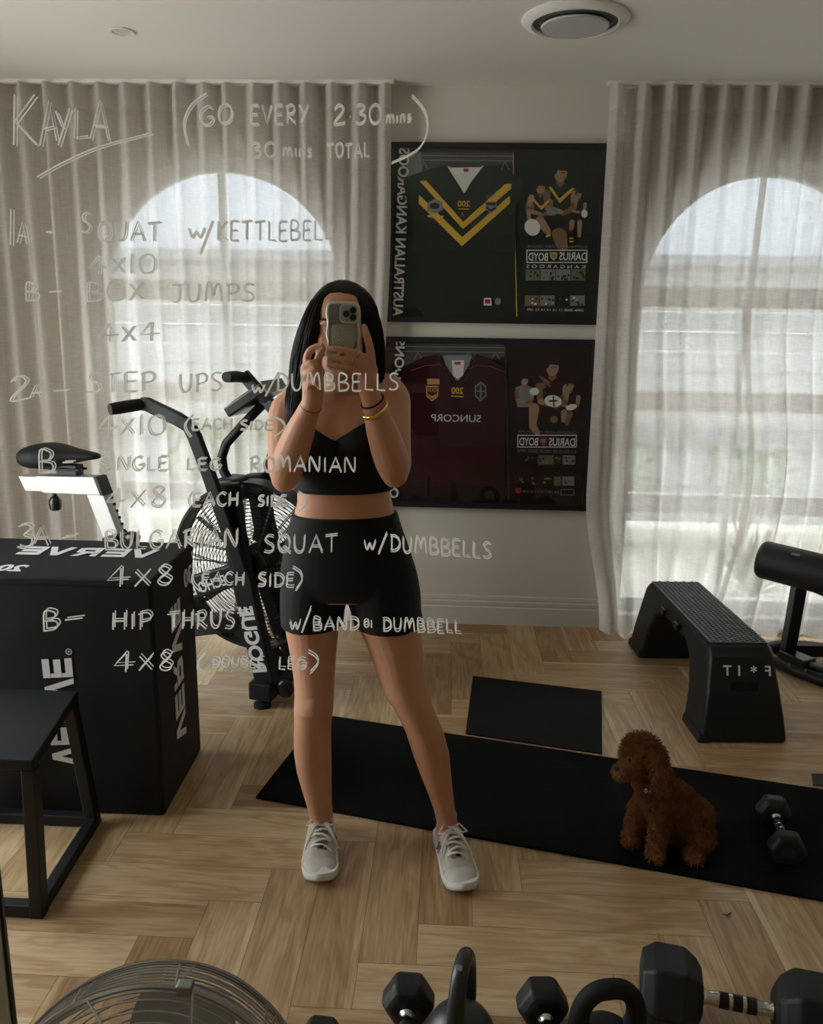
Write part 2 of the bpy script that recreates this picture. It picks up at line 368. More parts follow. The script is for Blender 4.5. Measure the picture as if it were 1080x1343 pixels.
wframe = mat('window_frame_paint', (.80, .80, .80), .5)
for k, (c, r) in enumerate(WINS):
    root = bpy.data.objects.new('window_%d' % (k + 1), None); COL.objects.link(root); root.location = (c, WALL_Y + .12, SILL); root['kind'] = 'structure'
    b = shape2d(arch(c, r), [arch(c, r - .05, SILL + .06, SPRING, rise=.55)], .06); obj('window_frame', moved(b, (0, WALL_Y + .10, 0)), wframe, root)
    rb = B()
    for z in (SPRING, 1.155, .635): rb.box((c, WALL_Y + .13, z), (2 * r - .1, .045, .095))
    zt_ = SPRING + .55 if k == 0 else SPRING
    rb.box((c - .045 * k, WALL_Y + .13, (SILL + zt_) / 2), (.03, .04, zt_ - SILL - .02))
    obj('rail', rb, wframe, root)
    obj('glass', moved(shape2d(arch(c, r - .045, SILL + .05, rise=.55), [], .005), (0, WALL_Y + .127, 0)), glass_m, root)

# outside
gravel = mat('gravel', (.62, .58, .50), .9, noise=.4, nscale=42)
fence_m = mat('painted_boards', (.33, .345, .36), .8, noise=.2, nscale=6, stretch=(.3, 1, 30))
roof_m = mat('roof_tiles', (.20, .21, .225), .8, noise=.25, nscale=25)
structure(obj('ground', B().box((0, 6.8, -.07), (18, 5.1, .04)), gravel))
structure(obj('ground_side', B().box((-5.9, 1.5, -.07), (6.2, 5.4, .04)), gravel))
nb = B()
for i in range(14): nb.box((0, 6.5 + .012 * (i % 2), .07 + i * .148), (16, .04, .146))

structure(obj('added_shade_eave', B().box((1.5, WALL_Y + .85, 2.52), (8.4, 1.3, .06)), white_m))  # added eave that keeps sky light off the backs of the curtains
structure(obj('wall_neighbour', nb, fence_m))
rb = B(); rb.hexa([(-8, 6.3, 1.95), (8, 6.3, 1.95), (8, 9.3, 4.2), (-8, 9.3, 4.2)], [(-8, 6.3, 2.02), (8, 6.3, 2.02), (8, 9.3, 4.27), (-8, 9.3, 4.27)])
structure(obj('roof_neighbour', rb, roof_m))
leaf_m = mat('garden_leaf', (.17, .25, .10), .6, noise=.4, nscale=15)
bark = mat('garden_stem', (.2, .15, .1), .8)
def shrub(x, y, h, r, n, label, seed, spiky=False):
    rd = random.Random(seed); t = thing('garden_shrub', label, 'shrub', (x, y, -.05), 'shrubs outside the windows')
    st = B(); lf = B()
    for k in range(7 if not spiky else 2):
        a = rd.random() * 6.28; st.tube([(x, y, -.05), (x + .4 * r * math.cos(a), y + .4 * r * math.sin(a), h * .45), (x + .8 * r * math.cos(a), y + .8 * r * math.sin(a), h * .8)], [.012, .008, .004], 5)
    for k in range(n):
        if spiky:
            a = rd.random() * 6.28; e = .3 + rd.random() * 1.1; d = Vector((math.cos(a) * math.cos(e), math.sin(a) * math.cos(e), math.sin(e))); L = h * (.7 + .4 * rd.random())
            s_ = d.cross(Vector((0, 0, 1))).normalized() * .010; o = Vector((x, y, -.03)); lf.add([o - s_, o + s_, o + d * L * .6 + s_ * 1.1, o + d * L, o + d * L * .6 - s_ * 1.1], [(0, 1, 2, 3, 4)])
        else:
            c = Vector((x + max(-r, min(r, rd.gauss(0, r * .5))), y + max(-r, min(r, rd.gauss(0, r * .5))), h * (.3 + .65 * rd.random())))
            q = Euler((rd.random() * 3, rd.random() * 3, rd.random() * 6)).to_matrix(); z = .035 + .03 * rd.random()
            lf.add([c + q @ Vector(p) for p in ((-z, 0, 0), (0, -z * .4, .004), (z, 0, 0), (0, z * .4, .004))], [(0, 1, 2, 3)])
    obj('stem', st, bark, t); obj('foliage', lf, leaf_m, t)
shrub(-1.65, 5.9, .85, .35, 420, 'leafy green shrub outside the left window, left of the exercise bike handles', 1)
shrub(-.75, 5.9, .8, .28, 420, 'leafy green shrub outside the left window, behind the exercise bike', 2)
shrub(1.25, 5.9, .75, .24, 300, 'low leafy shrub outside the right window, left of the curtain split', 3)
shrub(2.15, 5.9, .7, .26, 340, 'low leafy shrub outside the right window, right of the curtain split', 4)
shrub(1.83, 4.75, .42, .3, 70, 'spiky strappy plant in the gravel behind the foam roller', 5, True)

# ------------------------------------------------------------------ ceiling fittings
c = onz(160, 41, H); t = thing('downlight', 'small round recessed downlight in the ceiling at the upper left', 'ceiling light', c)
b = B(); b.lathe([(.034, 0), (.046, 0), (.050, -.003), (.046, -.006), (.036, -.005), (.034, 0)], c, seg=40); obj('trim_ring', b, white_m, t, True)
b = B(); b.lathe([(.001, -.0015), (.034, -.0035), (.034, -.0005), (.001, -.0005)], c, seg=40); obj('lens', b, mat('downlight_lens', (.62, .62, .60), .3), t, True)
c = onz(755, 24, H); t = thing('air_vent', 'large round white air conditioning vent in the ceiling', 'air vent', c)
b = B(); b.lathe([(.150, 0), (.182, 0), (.186, -.006), (.176, -.016), (.152, -.022), (.146, -.016), (.146, 0)], c, seg=64); obj('outer_ring', b, white_m, t, True)
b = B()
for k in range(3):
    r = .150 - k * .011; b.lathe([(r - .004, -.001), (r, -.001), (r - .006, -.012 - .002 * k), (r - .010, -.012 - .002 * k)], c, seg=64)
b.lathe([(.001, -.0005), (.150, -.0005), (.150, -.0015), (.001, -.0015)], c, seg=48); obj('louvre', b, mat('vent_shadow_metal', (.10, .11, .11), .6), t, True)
b = B(); b.lathe([(.001, -.022), (.112, -.022), (.118, -.026), (.115, -.031), (.001, -.033)], c, seg=64); obj('diffuser_disc', b, mat('vent_disc', (.55, .55, .57), .35), t, True)

# ------------------------------------------------------------------ curtains
def curtain(label, xa, xb, x_at, seed, zb=.012, pitch=.118, amp=.044):
    rd = random.Random(seed); Z1 = H - .018; n = int((xb - xa) / pitch * 16); nz = 46
    ph = [rd.uniform(-.25, .25) for _ in range(80)]; am = [rd.uniform(.75, 1.3) for _ in range(80)]
    V = []; F = []
    for j in range(nz + 1):
        v = j / nz; z = Z1 + (zb - Z1) * v
        for i in range(n + 1):
            u = i / n; x = xa + (xb - xa) * u; k = (x - xa) / pitch; ki = int(k); fr = k - ki
            p_ = ph[ki] * (1 - fr) + ph[ki + 1] * fr; a_ = am[ki] * (1 - fr) + am[ki + 1] * fr
            s = math.sin(2 * PI * k + p_ * v * 3); s2 = math.sin(PI * k * .73 + seed + 1.5 * v)
            y = WALL_Y - .085 - amp * a_ * (s * (1 - .25 * v)) - .018 * v * s2
            X, dy = x_at(u, v)
            X += .016 * v * math.sin(2 * PI * k * .5 + p_ * 6)
            V.append((X, y - dy, z + (0.006 * math.sin(9 * u + seed) if j == nz else 0)))
    for j in range(nz):
        for i in range(n):
            a = j * (n + 1) + i; F.append((a, a + 1, a + n + 2, a + n + 1))
    b = B().add(V, F); o = obj('sheer_curtain', b, linen, None, True, angle=180, fix=False); tag(o, label, 'curtain', 'sheer linen curtains'); return o
lerp = lambda a, b_, t_: a + (b_ - a) * t_
ss = lambda a, b_, t_: (lambda q: q * q * (3 - 2 * q))(max(0, min(1, (t_ - a) / (b_ - a))))
curtain('sheer curtain left of the middle split of the left window', -2.45, -1.052, lambda u, v: (lerp(-2.45, -1.052 - .012 * v, u), 0), 1)
curtain('sheer curtain at the left window between its split and the two picture frames', -1.046, -.285, lambda u, v: (lerp(-1.046 - .01 * v, -.285 - .10 * ss(.2, 1, v), u), 0), 2)
curtain('sheer curtain at the right window beside the framed pictures, its hem behind the step bench', .675, 1.385,
        lambda u, v: (lerp(.675 + .03 * v + .10 * ss(.72, 1, v), lerp(1.378, 1.376, v) + .10 * math.sin(PI * ss(.35, 1.05, v)), u), .02 * ss(.7, 1, v) * (1 - u) + .05 * ss(.88, 1, u)), 3)
curtain('sheer curtain right of the split of the right window, behind the foam roller', 1.366, 2.5, lambda u, v: (lerp(1.366 + .10 * math.sin(PI * ss(.35, 1.05, v)), 2.5, u), 0), 4)
for xa, xb, lab in ((-2.6, -.275, 'thin white ceiling track carrying the left window curtains'), (.665, 2.75, 'thin white ceiling track carrying the right window curtains')):
    b = B().box(((xa + xb) / 2, WALL_Y - .085, H - .008), (xb - xa, .028, .016)); t = thing('curtain_track', lab, 'curtain track', ((xa + xb) / 2, WALL_Y - .085, H)); obj('rail', b, white_m, t, bevel=.002)
    e = B().box((xb - .004 if xa < 0 else xa + .004, WALL_Y - .085, H - .009), (.012, .032, .018)); obj('end_cap', e, white_m, t, bevel=.002)

# ------------------------------------------------------------------ framed jerseys
frame_m = mat('black_frame', (.010, .010, .011), .35)
def flatm(name, col, rough=.7): return MATS.get(name) or mat(name, col, rough, spec=.2)
green_d = flatm('print_dark_green', (.008, .014, .012)); green_j = mat('jersey_green', (.016, .027, .020), .9, spec=.15, bump=.3, bscale=300)
goldc = flatm('print_gold', (.62, .38, .05)); white_c = flatm('print_white', (.72, .72, .70)); grey_c = flatm('print_grey', (.20, .21, .21)); dgrey = flatm('print_dark_grey', (.055, .06, .06))
maroon_d = flatm('print_dark_maroon', (.013, .005, .006)); maroon_j = mat('jersey_maroon', (.030, .006, .009), .9, spec=.15, bump=.3, bscale=300)
skin_p = flatm('print_skin', (.36, .22, .14)); skin_d = flatm('print_skin_shade', (.20, .11, .07)); hair_p = flatm('print_hair', (.02, .016, .014)); turf = flatm('print_turf', (.10, .15, .07)); red_c = flatm('print_red', (.35, .03, .04)); blackp = flatm('print_black', (.008, .008, .008)); cloth_w = mat('collar_white', (.62, .62, .60), .8)
CROP = {1: lambda u, v: (490 + u * .2963, 170 + v * .2963), 2: lambda u, v: (490 + u * .28704, 425 + v * .28716)}
def art(which):
    T = CROP[which]
    def P(u, v, lift=0.0):
        x, y = T(u, v); return at(x, y, WALL_Y - .030 - lift)
    return P
ID = Matrix.Identity(4)
def poly(b, P, pts, lift, th=.0012, mi=0):
    f = [P(u, v, lift) for u, v in pts]; k = [p + Vector((0, th, 0)) for p in f]; n = len(f)
    return b.add(f + k, [tuple(range(n)), tuple(range(2 * n - 1, n - 1, -1))] + [(i, n + i, n + (i + 1) % n, (i + 1) % n) for i in range(n)], mi)
def ell(cx, cy, rx, ry, n=16, rot=0):
    r = math.radians(rot); return [(cx + rx * math.cos(t) * math.cos(r) - ry * math.sin(t) * math.sin(r), cy + rx * math.cos(t) * math.sin(r) + ry * math.sin(t) * math.cos(r)) for t in [2 * PI * k / n for k in range(n)]]
def limb(a, b_, r0, r1, n=6):
    ax, ay = a; bx, by = b_; ang = math.atan2(by - ay, bx - ax); q = []
    for k in range(n + 1): t = ang + PI / 2 + PI * k / n; q.append((ax + r0 * math.cos(t), ay + r0 * math.sin(t)))
    for k in range(n + 1): t = ang - PI / 2 + PI * k / n; q.append((bx + r1 * math.cos(t), by + r1 * math.sin(t)))
    return q
def picture(label, x0, x1, z0, z1, back):
    t = thing('framed_jersey', label, 'framed jersey', ((x0 + x1) / 2, WALL_Y, z0), 'framed football jerseys on the wall')
    bw = .024
    f = shape2d([(x0, z0), (x1, z0), (x1, z1), (x0, z1)], [[(x0 + bw, z0 + bw), (x1 - bw, z0 + bw), (x1 - bw, z1 - bw), (x0 + bw, z1 - bw)]], .046)
    obj('frame', moved(f, (0, WALL_Y - .048, 0)), frame_m, t, bevel=.002)
    obj('backing', B().box(((x0 + x1) / 2, WALL_Y - .014, (z0 + z1) / 2), (x1 - x0 - .02, .024, z1 - z0 - .02)), back, t)
    obj('glass', B().box(((x0 + x1) / 2, WALL_Y - .042, (z0 + z1) / 2), (x1 - x0 - .04, .003, z1 - z0 - .04)), picglass, t)
    return t
def words(t, P, name, s, u, v, h_uv, w_uv, m, vert=False, lift=.003, bold=0.0):
    c = P(u, v, lift); hh = (P(u, v, lift) - P(u, v + h_uv, lift)).length; ww = (P(u, v, lift) - P(u + w_uv, v, lift)).length
    if vert:
        ww = (P(u, v, lift) - P(u, v + w_uv, lift)).length; hh = (P(u, v, lift) - P(u + h_uv, v, lift)).length
        M = frame_of(c, (-.03, 0, -1), (1, 0, -.03))
    else: M = frame_of(c, (1, 0, 0), (0, 0, 1))
    return obj(name, text(s, hh * 1.36, M, .0008, bold=bold * hh, width=ww), m, t, fix=False)
def rect_outline(b, P, u0, v0, u1, v1, wd, lift, mi=0):
    for q in ([(u0, v0), (u1, v0), (u1, v0 + wd), (u0, v0 + wd)], [(u0, v1 - wd), (u1, v1 - wd), (u1, v1), (u0, v1)], [(u0, v0), (u0 + wd, v0), (u0 + wd, v1), (u0, v1)], [(u1 - wd, v0), (u1, v0), (u1, v1), (u1 - wd, v1)]):
        poly(b, P, q, lift, mi=mi)

t1 = picture('upper framed dark green jersey with gold chevrons and player pictures', -.302, .696, 1.517, 2.311, green_d)
P = art(1)
b = B(); poly(b, P, [(165, 98), (615, 100), (618, 150), (160, 195)], .001, mi=0); poly(b, P, [(150, 100), (210, 98), (215, 200), (140, 210)], .0014, mi=1)
for v in (112, 132): poly(b, P, [(130, v), (615, v + 4), (615, v + 8), (130, v + 4)], .002, mi=2)
for u in (222, 580): poly(b, P, [(u, 140), (u + 3, 140), (u + 24, 180), (u + 20, 180)], .002, mi=2); poly(b, P, [(u, 140), (u + 3, 140), (u - 12, 182), (u - 16, 182)], .002, mi=2)
obj('hanger_print', b, [dgrey, grey_c, grey_c], t1)
b = B(); poly(b, P, [(325, 158), (250, 175), (160, 205), (132, 225), (150, 330), (180, 370), (172, 540), (628, 545), (630, 330), (668, 300), (655, 215), (560, 175), (490, 160), (400, 285)], .006, .004); obj('jersey', b, green_j, t1, bevel=.0015)
b = B(); poly(b, P, [(205, 228), (232, 224), (398, 408), (585, 240), (612, 240), (610, 262), (396, 440)], .0068); poly(b, P, [(202, 288), (200, 325), (392, 516), (606, 325), (604, 292), (393, 476)], .0068)
obj('chevron', b, goldc, t1)
b = B(); poly(b, P, [(325, 160), (345, 168), (470, 166), (490, 158), (430, 235), (404, 284)], .0055); obj('collar', b, cloth_w, t1)
b = B(); poly(b, P, [(398, 172), (422, 172), (420, 186), (400, 186)], .0070); obj('neck_tag', b, red_c, t1)
b = B()                                        # round crest left, shield right, ribbon
poly(b, P, [(240, 322), (272, 306), (304, 320), (310, 352), (272, 372), (238, 360)], .0076, mi=0); poly(b, P, ell(272, 338, 22, 14), .0080, mi=1); poly(b, P, [(238, 378), (312, 382), (306, 392), (242, 388)], .0076, mi=2)
obj('badge', b, [grey_c, hair_p, goldc, blackp], t1); b = B()
poly(b, P, [(496, 318), (546, 318), (546, 352), (520, 370), (496, 352)], .0076, mi=0); poly(b, P, [(501, 323), (541, 323), (541, 334), (501, 334)], .0080, mi=3); poly(b, P, [(501, 340), (520, 354), (541, 340), (541, 349), (520, 364), (501, 349)], .0080, mi=3)
obj('badge', b, [grey_c, hair_p, goldc, blackp], t1); b = B()
poly(b, P, [(388, 385), (391, 366), (397, 366), (386, 388)], .0076, mi=0); poly(b, P, [(400, 388), (390, 366), (396, 366), (403, 386)], .0076, mi=0)
obj('ribbon_print', b, [grey_c, hair_p, goldc, blackp], t1)
words(t1, P, 'anniversary_logo', '200', 400, 328, 26, 54, goldc, lift=.0078, bold=.03); words(t1, P, 'number_lettering', '760', 518, 296, 18, 40, grey_c, lift=.0078)
b = B(); poly(b, P, [(376, 348), (425, 350), (425, 354), (376, 352)], .0076); obj('logo_underline', b, goldc, t1)
words(t1, P, 'team_lettering', 'AUSTRALIAN KANGAROOS', 122, 462, 46, 715, mat('print_silver', (.74, .75, .75), .6), True, bold=.035)
b = B(); poly(b, P, [(617, 100), (620, 100), (637, 828), (633, 828)], .003); obj('divider_line', b, goldc, t1)
b = B()                                        # the three players, printed flat
def player(b, P, cx, cy, k, jersey, lean=0, ball=None, sleeve=True):
    poly(b, P, [(cx - 52 * k + lean, cy + 36 * k), (cx - 14 * k, cy + 22 * k), (cx + 14 * k, cy + 22 * k), (cx + 54 * k + lean, cy + 40 * k), (cx + 44 * k, cy + 150 * k), (cx - 42 * k, cy + 150 * k)], .0022, mi=jersey)
    poly(b, P, [(cx - 11 * k, cy + 8 * k), (cx + 11 * k, cy + 8 * k), (cx + 14 * k, cy + 28 * k), (cx, cy + 44 * k), (cx - 14 * k, cy + 28 * k)], .0026, mi=1)
    poly(b, P, ell(cx + 1 * k, cy - 4 * k, 21 * k, 28 * k, 18, 6), .0030, mi=0); poly(b, P, [(cx - 23 * k, cy - 2 * k), (cx - 22 * k, cy - 26 * k), (cx, cy - 38 * k), (cx + 22 * k, cy - 26 * k), (cx + 22 * k, cy - 12 * k), (cx - 8 * k, cy - 16 * k), (cx - 14 * k, cy - 2 * k)], .0034, mi=2)
    poly(b, P, [(cx + 2 * k, cy - 8 * k), (cx + 15 * k, cy - 8 * k), (cx + 15 * k, cy - 5 * k), (cx + 2 * k, cy - 5 * k)], .0034, mi=2); poly(b, P, [(cx + 6 * k, cy + 10 * k), (cx + 16 * k, cy + 9 * k), (cx + 15 * k, cy + 13 * k)], .0034, mi=1)
    poly(b, P, limb((cx - 46 * k, cy + 60 * k), (cx - 40 * k, cy + 110 * k), 13 * k, 10 * k), .0028, mi=1); poly(b, P, limb((cx - 40 * k, cy + 110 * k), (cx + 2 * k, cy + 122 * k), 10 * k, 8 * k), .0030, mi=0)
    poly(b, P, limb((cx + 48 * k, cy + 64 * k), (cx + 42 * k, cy + 112 * k), 13 * k, 10 * k), .0028, mi=0); poly(b, P, limb((cx + 42 * k, cy + 112 * k), (cx + 10 * k, cy + 126 * k), 10 * k, 8 * k), .0030, mi=1)
PM = [skin_p, skin_d, hair_p, green_j, goldc, white_c, blackp, maroon_j, grey_c, turf]
player(b, P, 828, 200, 1.35, 3); poly(b, P, [(775, 255), (788, 252), (822, 305), (880, 258), (892, 262), (826, 325)], .0030, mi=4)
poly(b, P, [(770, 400), (880, 395), (865, 450), (858, 505), (800, 510), (780, 450)], .0024, mi=6); poly(b, P, limb((822, 470), (838, 515), 36, 24), .0026, mi=1)
player(b, P, 740, 262, .92, 3); poly(b, P, [(704, 310), (714, 308), (742, 340), (776, 310), (786, 314), (744, 356)], .0034, mi=4)
poly(b, P, limb((700, 300), (684, 345), 13, 10), .0032, mi=0); poly(b, P, limb((684, 345), (690, 392), 9, 8), .0032, mi=0)
poly(b, P, ell(704, 432, 34, 38, 18, -25), .0036, mi=5); poly(b, P, ell(792, 364, 26, 17, 16, -10), .0040, mi=8)
poly(b, P, limb((738, 402), (772, 452), 20, 15), .0030, mi=0); poly(b, P, limb((772, 452), (795, 505), 12, 9), .0030, mi=3); poly(b, P, [(762, 470), (784, 462), (786, 470), (766, 478)], .0034, mi=4)
player(b, P, 908, 290, .62, 6); poly(b, P, [(872, 372), (930, 372), (926, 408), (872, 408)], .0030, mi=6); poly(b, P, limb((880, 410), (876, 448), 12, 9), .0032, mi=0); poly(b, P, limb((876, 450), (878, 505), 9, 7), .0032, mi=3); poly(b, P, limb((914, 410), (912, 470), 11, 7), .0032, mi=0); poly(b, P, ell(935, 372, 14, 18), .0036, mi=5)
poly(b, P, [(868, 478), (886, 478), (886, 484), (868, 484)], .0036, mi=4); poly(b, P, [(868, 492), (886, 492), (886, 498), (868, 498)], .0036, mi=4)
obj('player_print', b, PM, t1)
words(t1, P, 'small_lettering', 'AUSTRALIAN RUGBY LEAGUE', 815, 517, 11, 266, grey_c); words(t1, P, 'name_lettering', 'DARIUS', 884, 561, 36, 122, white_c, bold=.02); words(t1, P, 'name_lettering', 'BOYD', 730, 563, 36, 86, white_c, bold=.02); words(t1, P, 'small_lettering', 'K A N G A R O O S', 808, 606, 15, 262, white_c)
b = B(); rect_outline(b, P, 678, 532, 948, 590, 4, .003, 0); poly(b, P, [(782, 543), (815, 543), (813, 566), (798, 580), (783, 566)], .003, mi=1); poly(b, P, [(788, 549), (809, 549), (808, 562), (798, 571), (789, 562)], .0034, mi=2); obj('name_box', b, [white_c, goldc, grey_c], t1)
b = B()
rd = random.Random(3)
for k in range(4):
    poly(b, P, [(674 + 67 * k, 618), (738 + 67 * k, 618), (738 + 67 * k, 668), (674 + 67 * k, 668)], .0022, mi=[9, 8, 8, 9][k])
    for q in range(9): u, v = 680 + 67 * k + rd.random() * 50, 624 + rd.random() * 34; poly(b, P, [(u, v), (u + 7, v), (u + 8, v + 10), (u - 1, v + 10)], .0026, mi=rd.choice([2, 3, 6, 9]))
    poly(b, P, [(671 + 67 * k, 734), (735 + 67 * k, 734), (735 + 67 * k, 780), (671 + 67 * k, 780)], .0022, mi=[1, 8, 6, 8][k])
    for q in range(8): u, v = 676 + 67 * k + rd.random() * 50, 740 + rd.random() * 30; poly(b, P, [(u, v), (u + 8, v), (u + 8, v + 9), (u - 1, v + 9)], .0026, mi=rd.choice([2, 3, 6, 5]))
for k in range(9): poly(b, P, [(676, 676 + 6 * k), (938, 678 + 6 * k), (938, 680 + 6 * k), (676, 678 + 6 * k)], .0022, mi=3)
obj('photo_strip', b, PM, t1); words(t1, P, 'small_lettering', '2006 2008-11 12 13 14 15 100', 806, 798, 11, 250, white_c)
b = B(); poly(b, P, [(490, 745), (522, 745), (524, 778), (488, 778)], .003, mi=0); poly(b, P, [(494, 752), (518, 752), (518, 770), (494, 770)], .0034, mi=1); poly(b, P, ell(551, 760, 14, 16), .003, mi=2); obj('maker_badge', b, [white_c, red_c, grey_c], t1)

t2 = picture('lower framed maroon jersey with gold collar and player pictures', -.330, .701, .620, 1.449, maroon_d)
P = art(2)
b = B(); poly(b, P, [(150, 88), (600, 92), (600, 150), (140, 190)], .001); 
for v in (100, 122): poly(b, P, [(120, v), (600, v + 6), (600, v + 10), (120, v + 4)], .002, mi=1)
for u in (202, 434, 556): poly(b, P, [(u, 128), (u + 3, 128), (u + 22, 162), (u + 18, 162)], .002, mi=1); poly(b, P, [(u, 128), (u + 3, 128), (u - 14, 162), (u - 18, 162)], .002, mi=1)
obj('hanger_print', b, [dgrey, grey_c], t2)
b = B(); poly(b, P, [(300, 138), (230, 150), (150, 190), (120, 215), (140, 330), (170, 380), (165, 745), (600, 745), (604, 330), (605, 200), (540, 165), (470, 138), (385, 265)], .006, .004); obj('jersey', b, maroon_j, t2, bevel=.0015)
b = B(); poly(b, P, [(318, 142), (450, 142), (428, 225), (404, 258), (366, 256), (340, 220)], .0058, mi=0); poly(b, P, [(358, 165), (416, 165), (410, 235), (384, 250), (364, 235)], .0062, mi=1); poly(b, P, [(370, 172), (400, 172), (398, 186), (372, 186)], .0068, mi=2); obj('collar', b, [grey_c, cloth_w, red_c], t2)
b = B()
for a_ in (0, 1):
    q = [(300, 138), (322, 210), (352, 256), (385, 270), (420, 256), (446, 210), (470, 138)]; w_ = 8
    b.barpath([P(u, v, .0075) for u, v in q], .0022, .0022, (0, -1, 0))
b.barpath([P(u, v, .0075) for u, v in [(170, 214), (230, 192), (300, 184), (330, 205)]], .0012, .0015, (0, -1, 0)); b.barpath([P(u, v, .0075) for u, v in [(434, 205), (470, 188), (540, 194), (600, 220)]], .0012, .0015, (0, -1, 0))
obj('piping', b, mat('piping_gold', (.34, .22, .12), .6), t2)
b = B(); poly(b, P, [(246, 250), (302, 250), (302, 276), (246, 276)], .0076, mi=0); poly(b, P, [(240, 282), (298, 282), (296, 330), (268, 354), (242, 330)], .0076, mi=0); poly(b, P, [(246, 290), (292, 290), (290, 326), (268, 346), (248, 326)], .0080, mi=1); poly(b, P, [(250, 318), (268, 330), (288, 318), (286, 330), (268, 342), (252, 330)], .0084, mi=0)
BM2 = [mat('badge_orange', (.42, .20, .07), .6), maroon_j, grey_c, blackp]; obj('badge', b, BM2, t2); b = B()
poly(b, P, [(464, 282), (490, 262), (516, 282), (516, 330), (490, 354), (464, 330)], .0076, mi=2); poly(b, P, [(470, 288), (490, 272), (510, 288), (510, 326), (490, 346), (470, 326)], .0080, mi=3); poly(b, P, [(486, 280), (494, 280), (494, 340), (486, 340)], .0084, mi=2); poly(b, P, [(472, 304), (508, 304), (508, 310), (472, 310)], .0084, mi=2)
obj('badge', b, BM2, t2)
words(t2, P, 'badge_lettering', 'QLD', 269, 302, 15, 40, goldc, lift=.0086); words(t2, P, 'anniversary_logo', '200', 384, 304, 30, 54, goldc, lift=.0078, bold=.03); b = B(); poly(b, P, [(356, 326), (412, 330), (412, 335), (356, 331)], .0076); obj('logo_underline', b, goldc, t2)
words(t2, P, 'sponsor_lettering', 'SUNCORP', 377, 430, 34, 228, mat('print_pale', (.62, .61, .62), .6), lift=.0078)
words(t2, P, 'team_lettering', 'QUEENSLAND MAROONS', 104, 440, 42, 695, MATS['print_silver'], True, bold=.035)
b = B(); poly(b, P, [(603, 100), (606, 100), (620, 800), (616, 800)], .003); obj('divider_line', b, dgrey, t2)
b = B(); player(b, P, 818, 205, 1.35, 7); poly(b, P, [(756, 240), (764, 236), (806, 262), (812, 290), (802, 286)], .0030, mi=1)
poly(b, P, [(757, 395), (842, 395), (838, 475), (765, 475)], .0024, mi=6); poly(b, P, limb((735, 385), (728, 460), 24, 16), .0026, mi=0); poly(b, P, limb((728, 465), (750, 498), 18, 12), .0028, mi=0); poly(b, P, ell(822, 352, 40, 27, 18, 8), .0042, mi=5)
poly(b, P, limb((806, 352), (838, 350), 4, 4), .0046, mi=6); poly(b, P, [(820, 328), (826, 328), (828, 376), (822, 376)], .0046, mi=6); poly(b, P, ell(826, 436, 18, 16), .0034, mi=1)
player(b, P, 690, 262, .78, 8); poly(b, P, ell(736, 308, 22, 17), .0040, mi=5); player(b, P, 900, 285, .78, 7); poly(b, P, ell(905, 380, 26, 14, 14, -15), .0040, mi=5); poly(b, P, limb((872, 405), (868, 440), 15, 10), .0032, mi=0); poly(b, P, limb((900, 410), (884, 455), 13, 9), .0032, mi=1)
poly(b, P, [(764, 268), (784, 262), (790, 290), (768, 300)], .0036, mi=1)
obj('player_print', b, PM, t2)
words(t2, P, 'small_lettering', 'QUEENSLAND MAROONS', 795, 494, 11, 270, grey_c); words(t2, P, 'name_lettering', 'DARIUS', 862, 539, 36, 120, white_c, bold=.02); words(t2, P, 'name_lettering', 'BOYD', 710, 537, 36, 86, white_c, bold=.02); words(t2, P, 'small_lettering', '8 X STATE OF ORIGIN SERIES WINS', 792, 581, 15, 270, grey_c)
b = B(); rect_outline(b, P, 658, 506, 930, 564, 4, .003, 0); poly(b, P, [(760, 520), (795, 520), (793, 542), (777, 558), (762, 542)], .003, mi=1); poly(b, P, [(767, 526), (788, 526), (787, 540), (777, 549), (768, 540)], .0034, mi=2); obj('name_box', b, [white_c, red_c, grey_c], t2)
b = B()
for k in range(4):
    u0 = [655, 752, 828, 866][k]; u1 = [748, 824, 862, 922][k]
    poly(b, P, [(u0, 600), (u1, 600), (u1, 642), (u0, 642)], .0022, mi=[6, 9, 2, 8][k]); poly(b, P, [(u0 - 3, 696), (u1 - 4, 696), (u1 - 4, 738), (u0 - 3, 738)], .0022, mi=[6, 6, 9, 8][k])
    for q in range(14): u, v = u0 + 4 + rd.random() * (u1 - u0 - 14), 604 + rd.random() * 28 + 96 * (q % 2); poly(b, P, [(u, v), (u + 7, v), (u + 8, v + 9), (u - 1, v + 9)], .0026, mi=rd.choice([1, 2, 7, 8, 9]))
for k in range(7): poly(b, P, [(655, 652 + 6 * k), (922, 654 + 6 * k), (922, 656 + 6 * k), (655, 654 + 6 * k)], .0022, mi=7)
obj('photo_strip', b, PM, t2); words(t2, P, 'small_lettering', '2006 2008-11 12 13 15 16 17 100', 766, 766, 12, 170, grey_c)
b = B(); rect_outline(b, P, 856, 754, 918, 782, 3, .003, 0); obj('caption_box', b, [grey_c, red_c], t2); b = B(); poly(b, P, [(650, 748), (676, 748), (676, 768), (662, 776), (650, 768)], .003, mi=1); obj('maker_badge', b, [grey_c, red_c], t2)

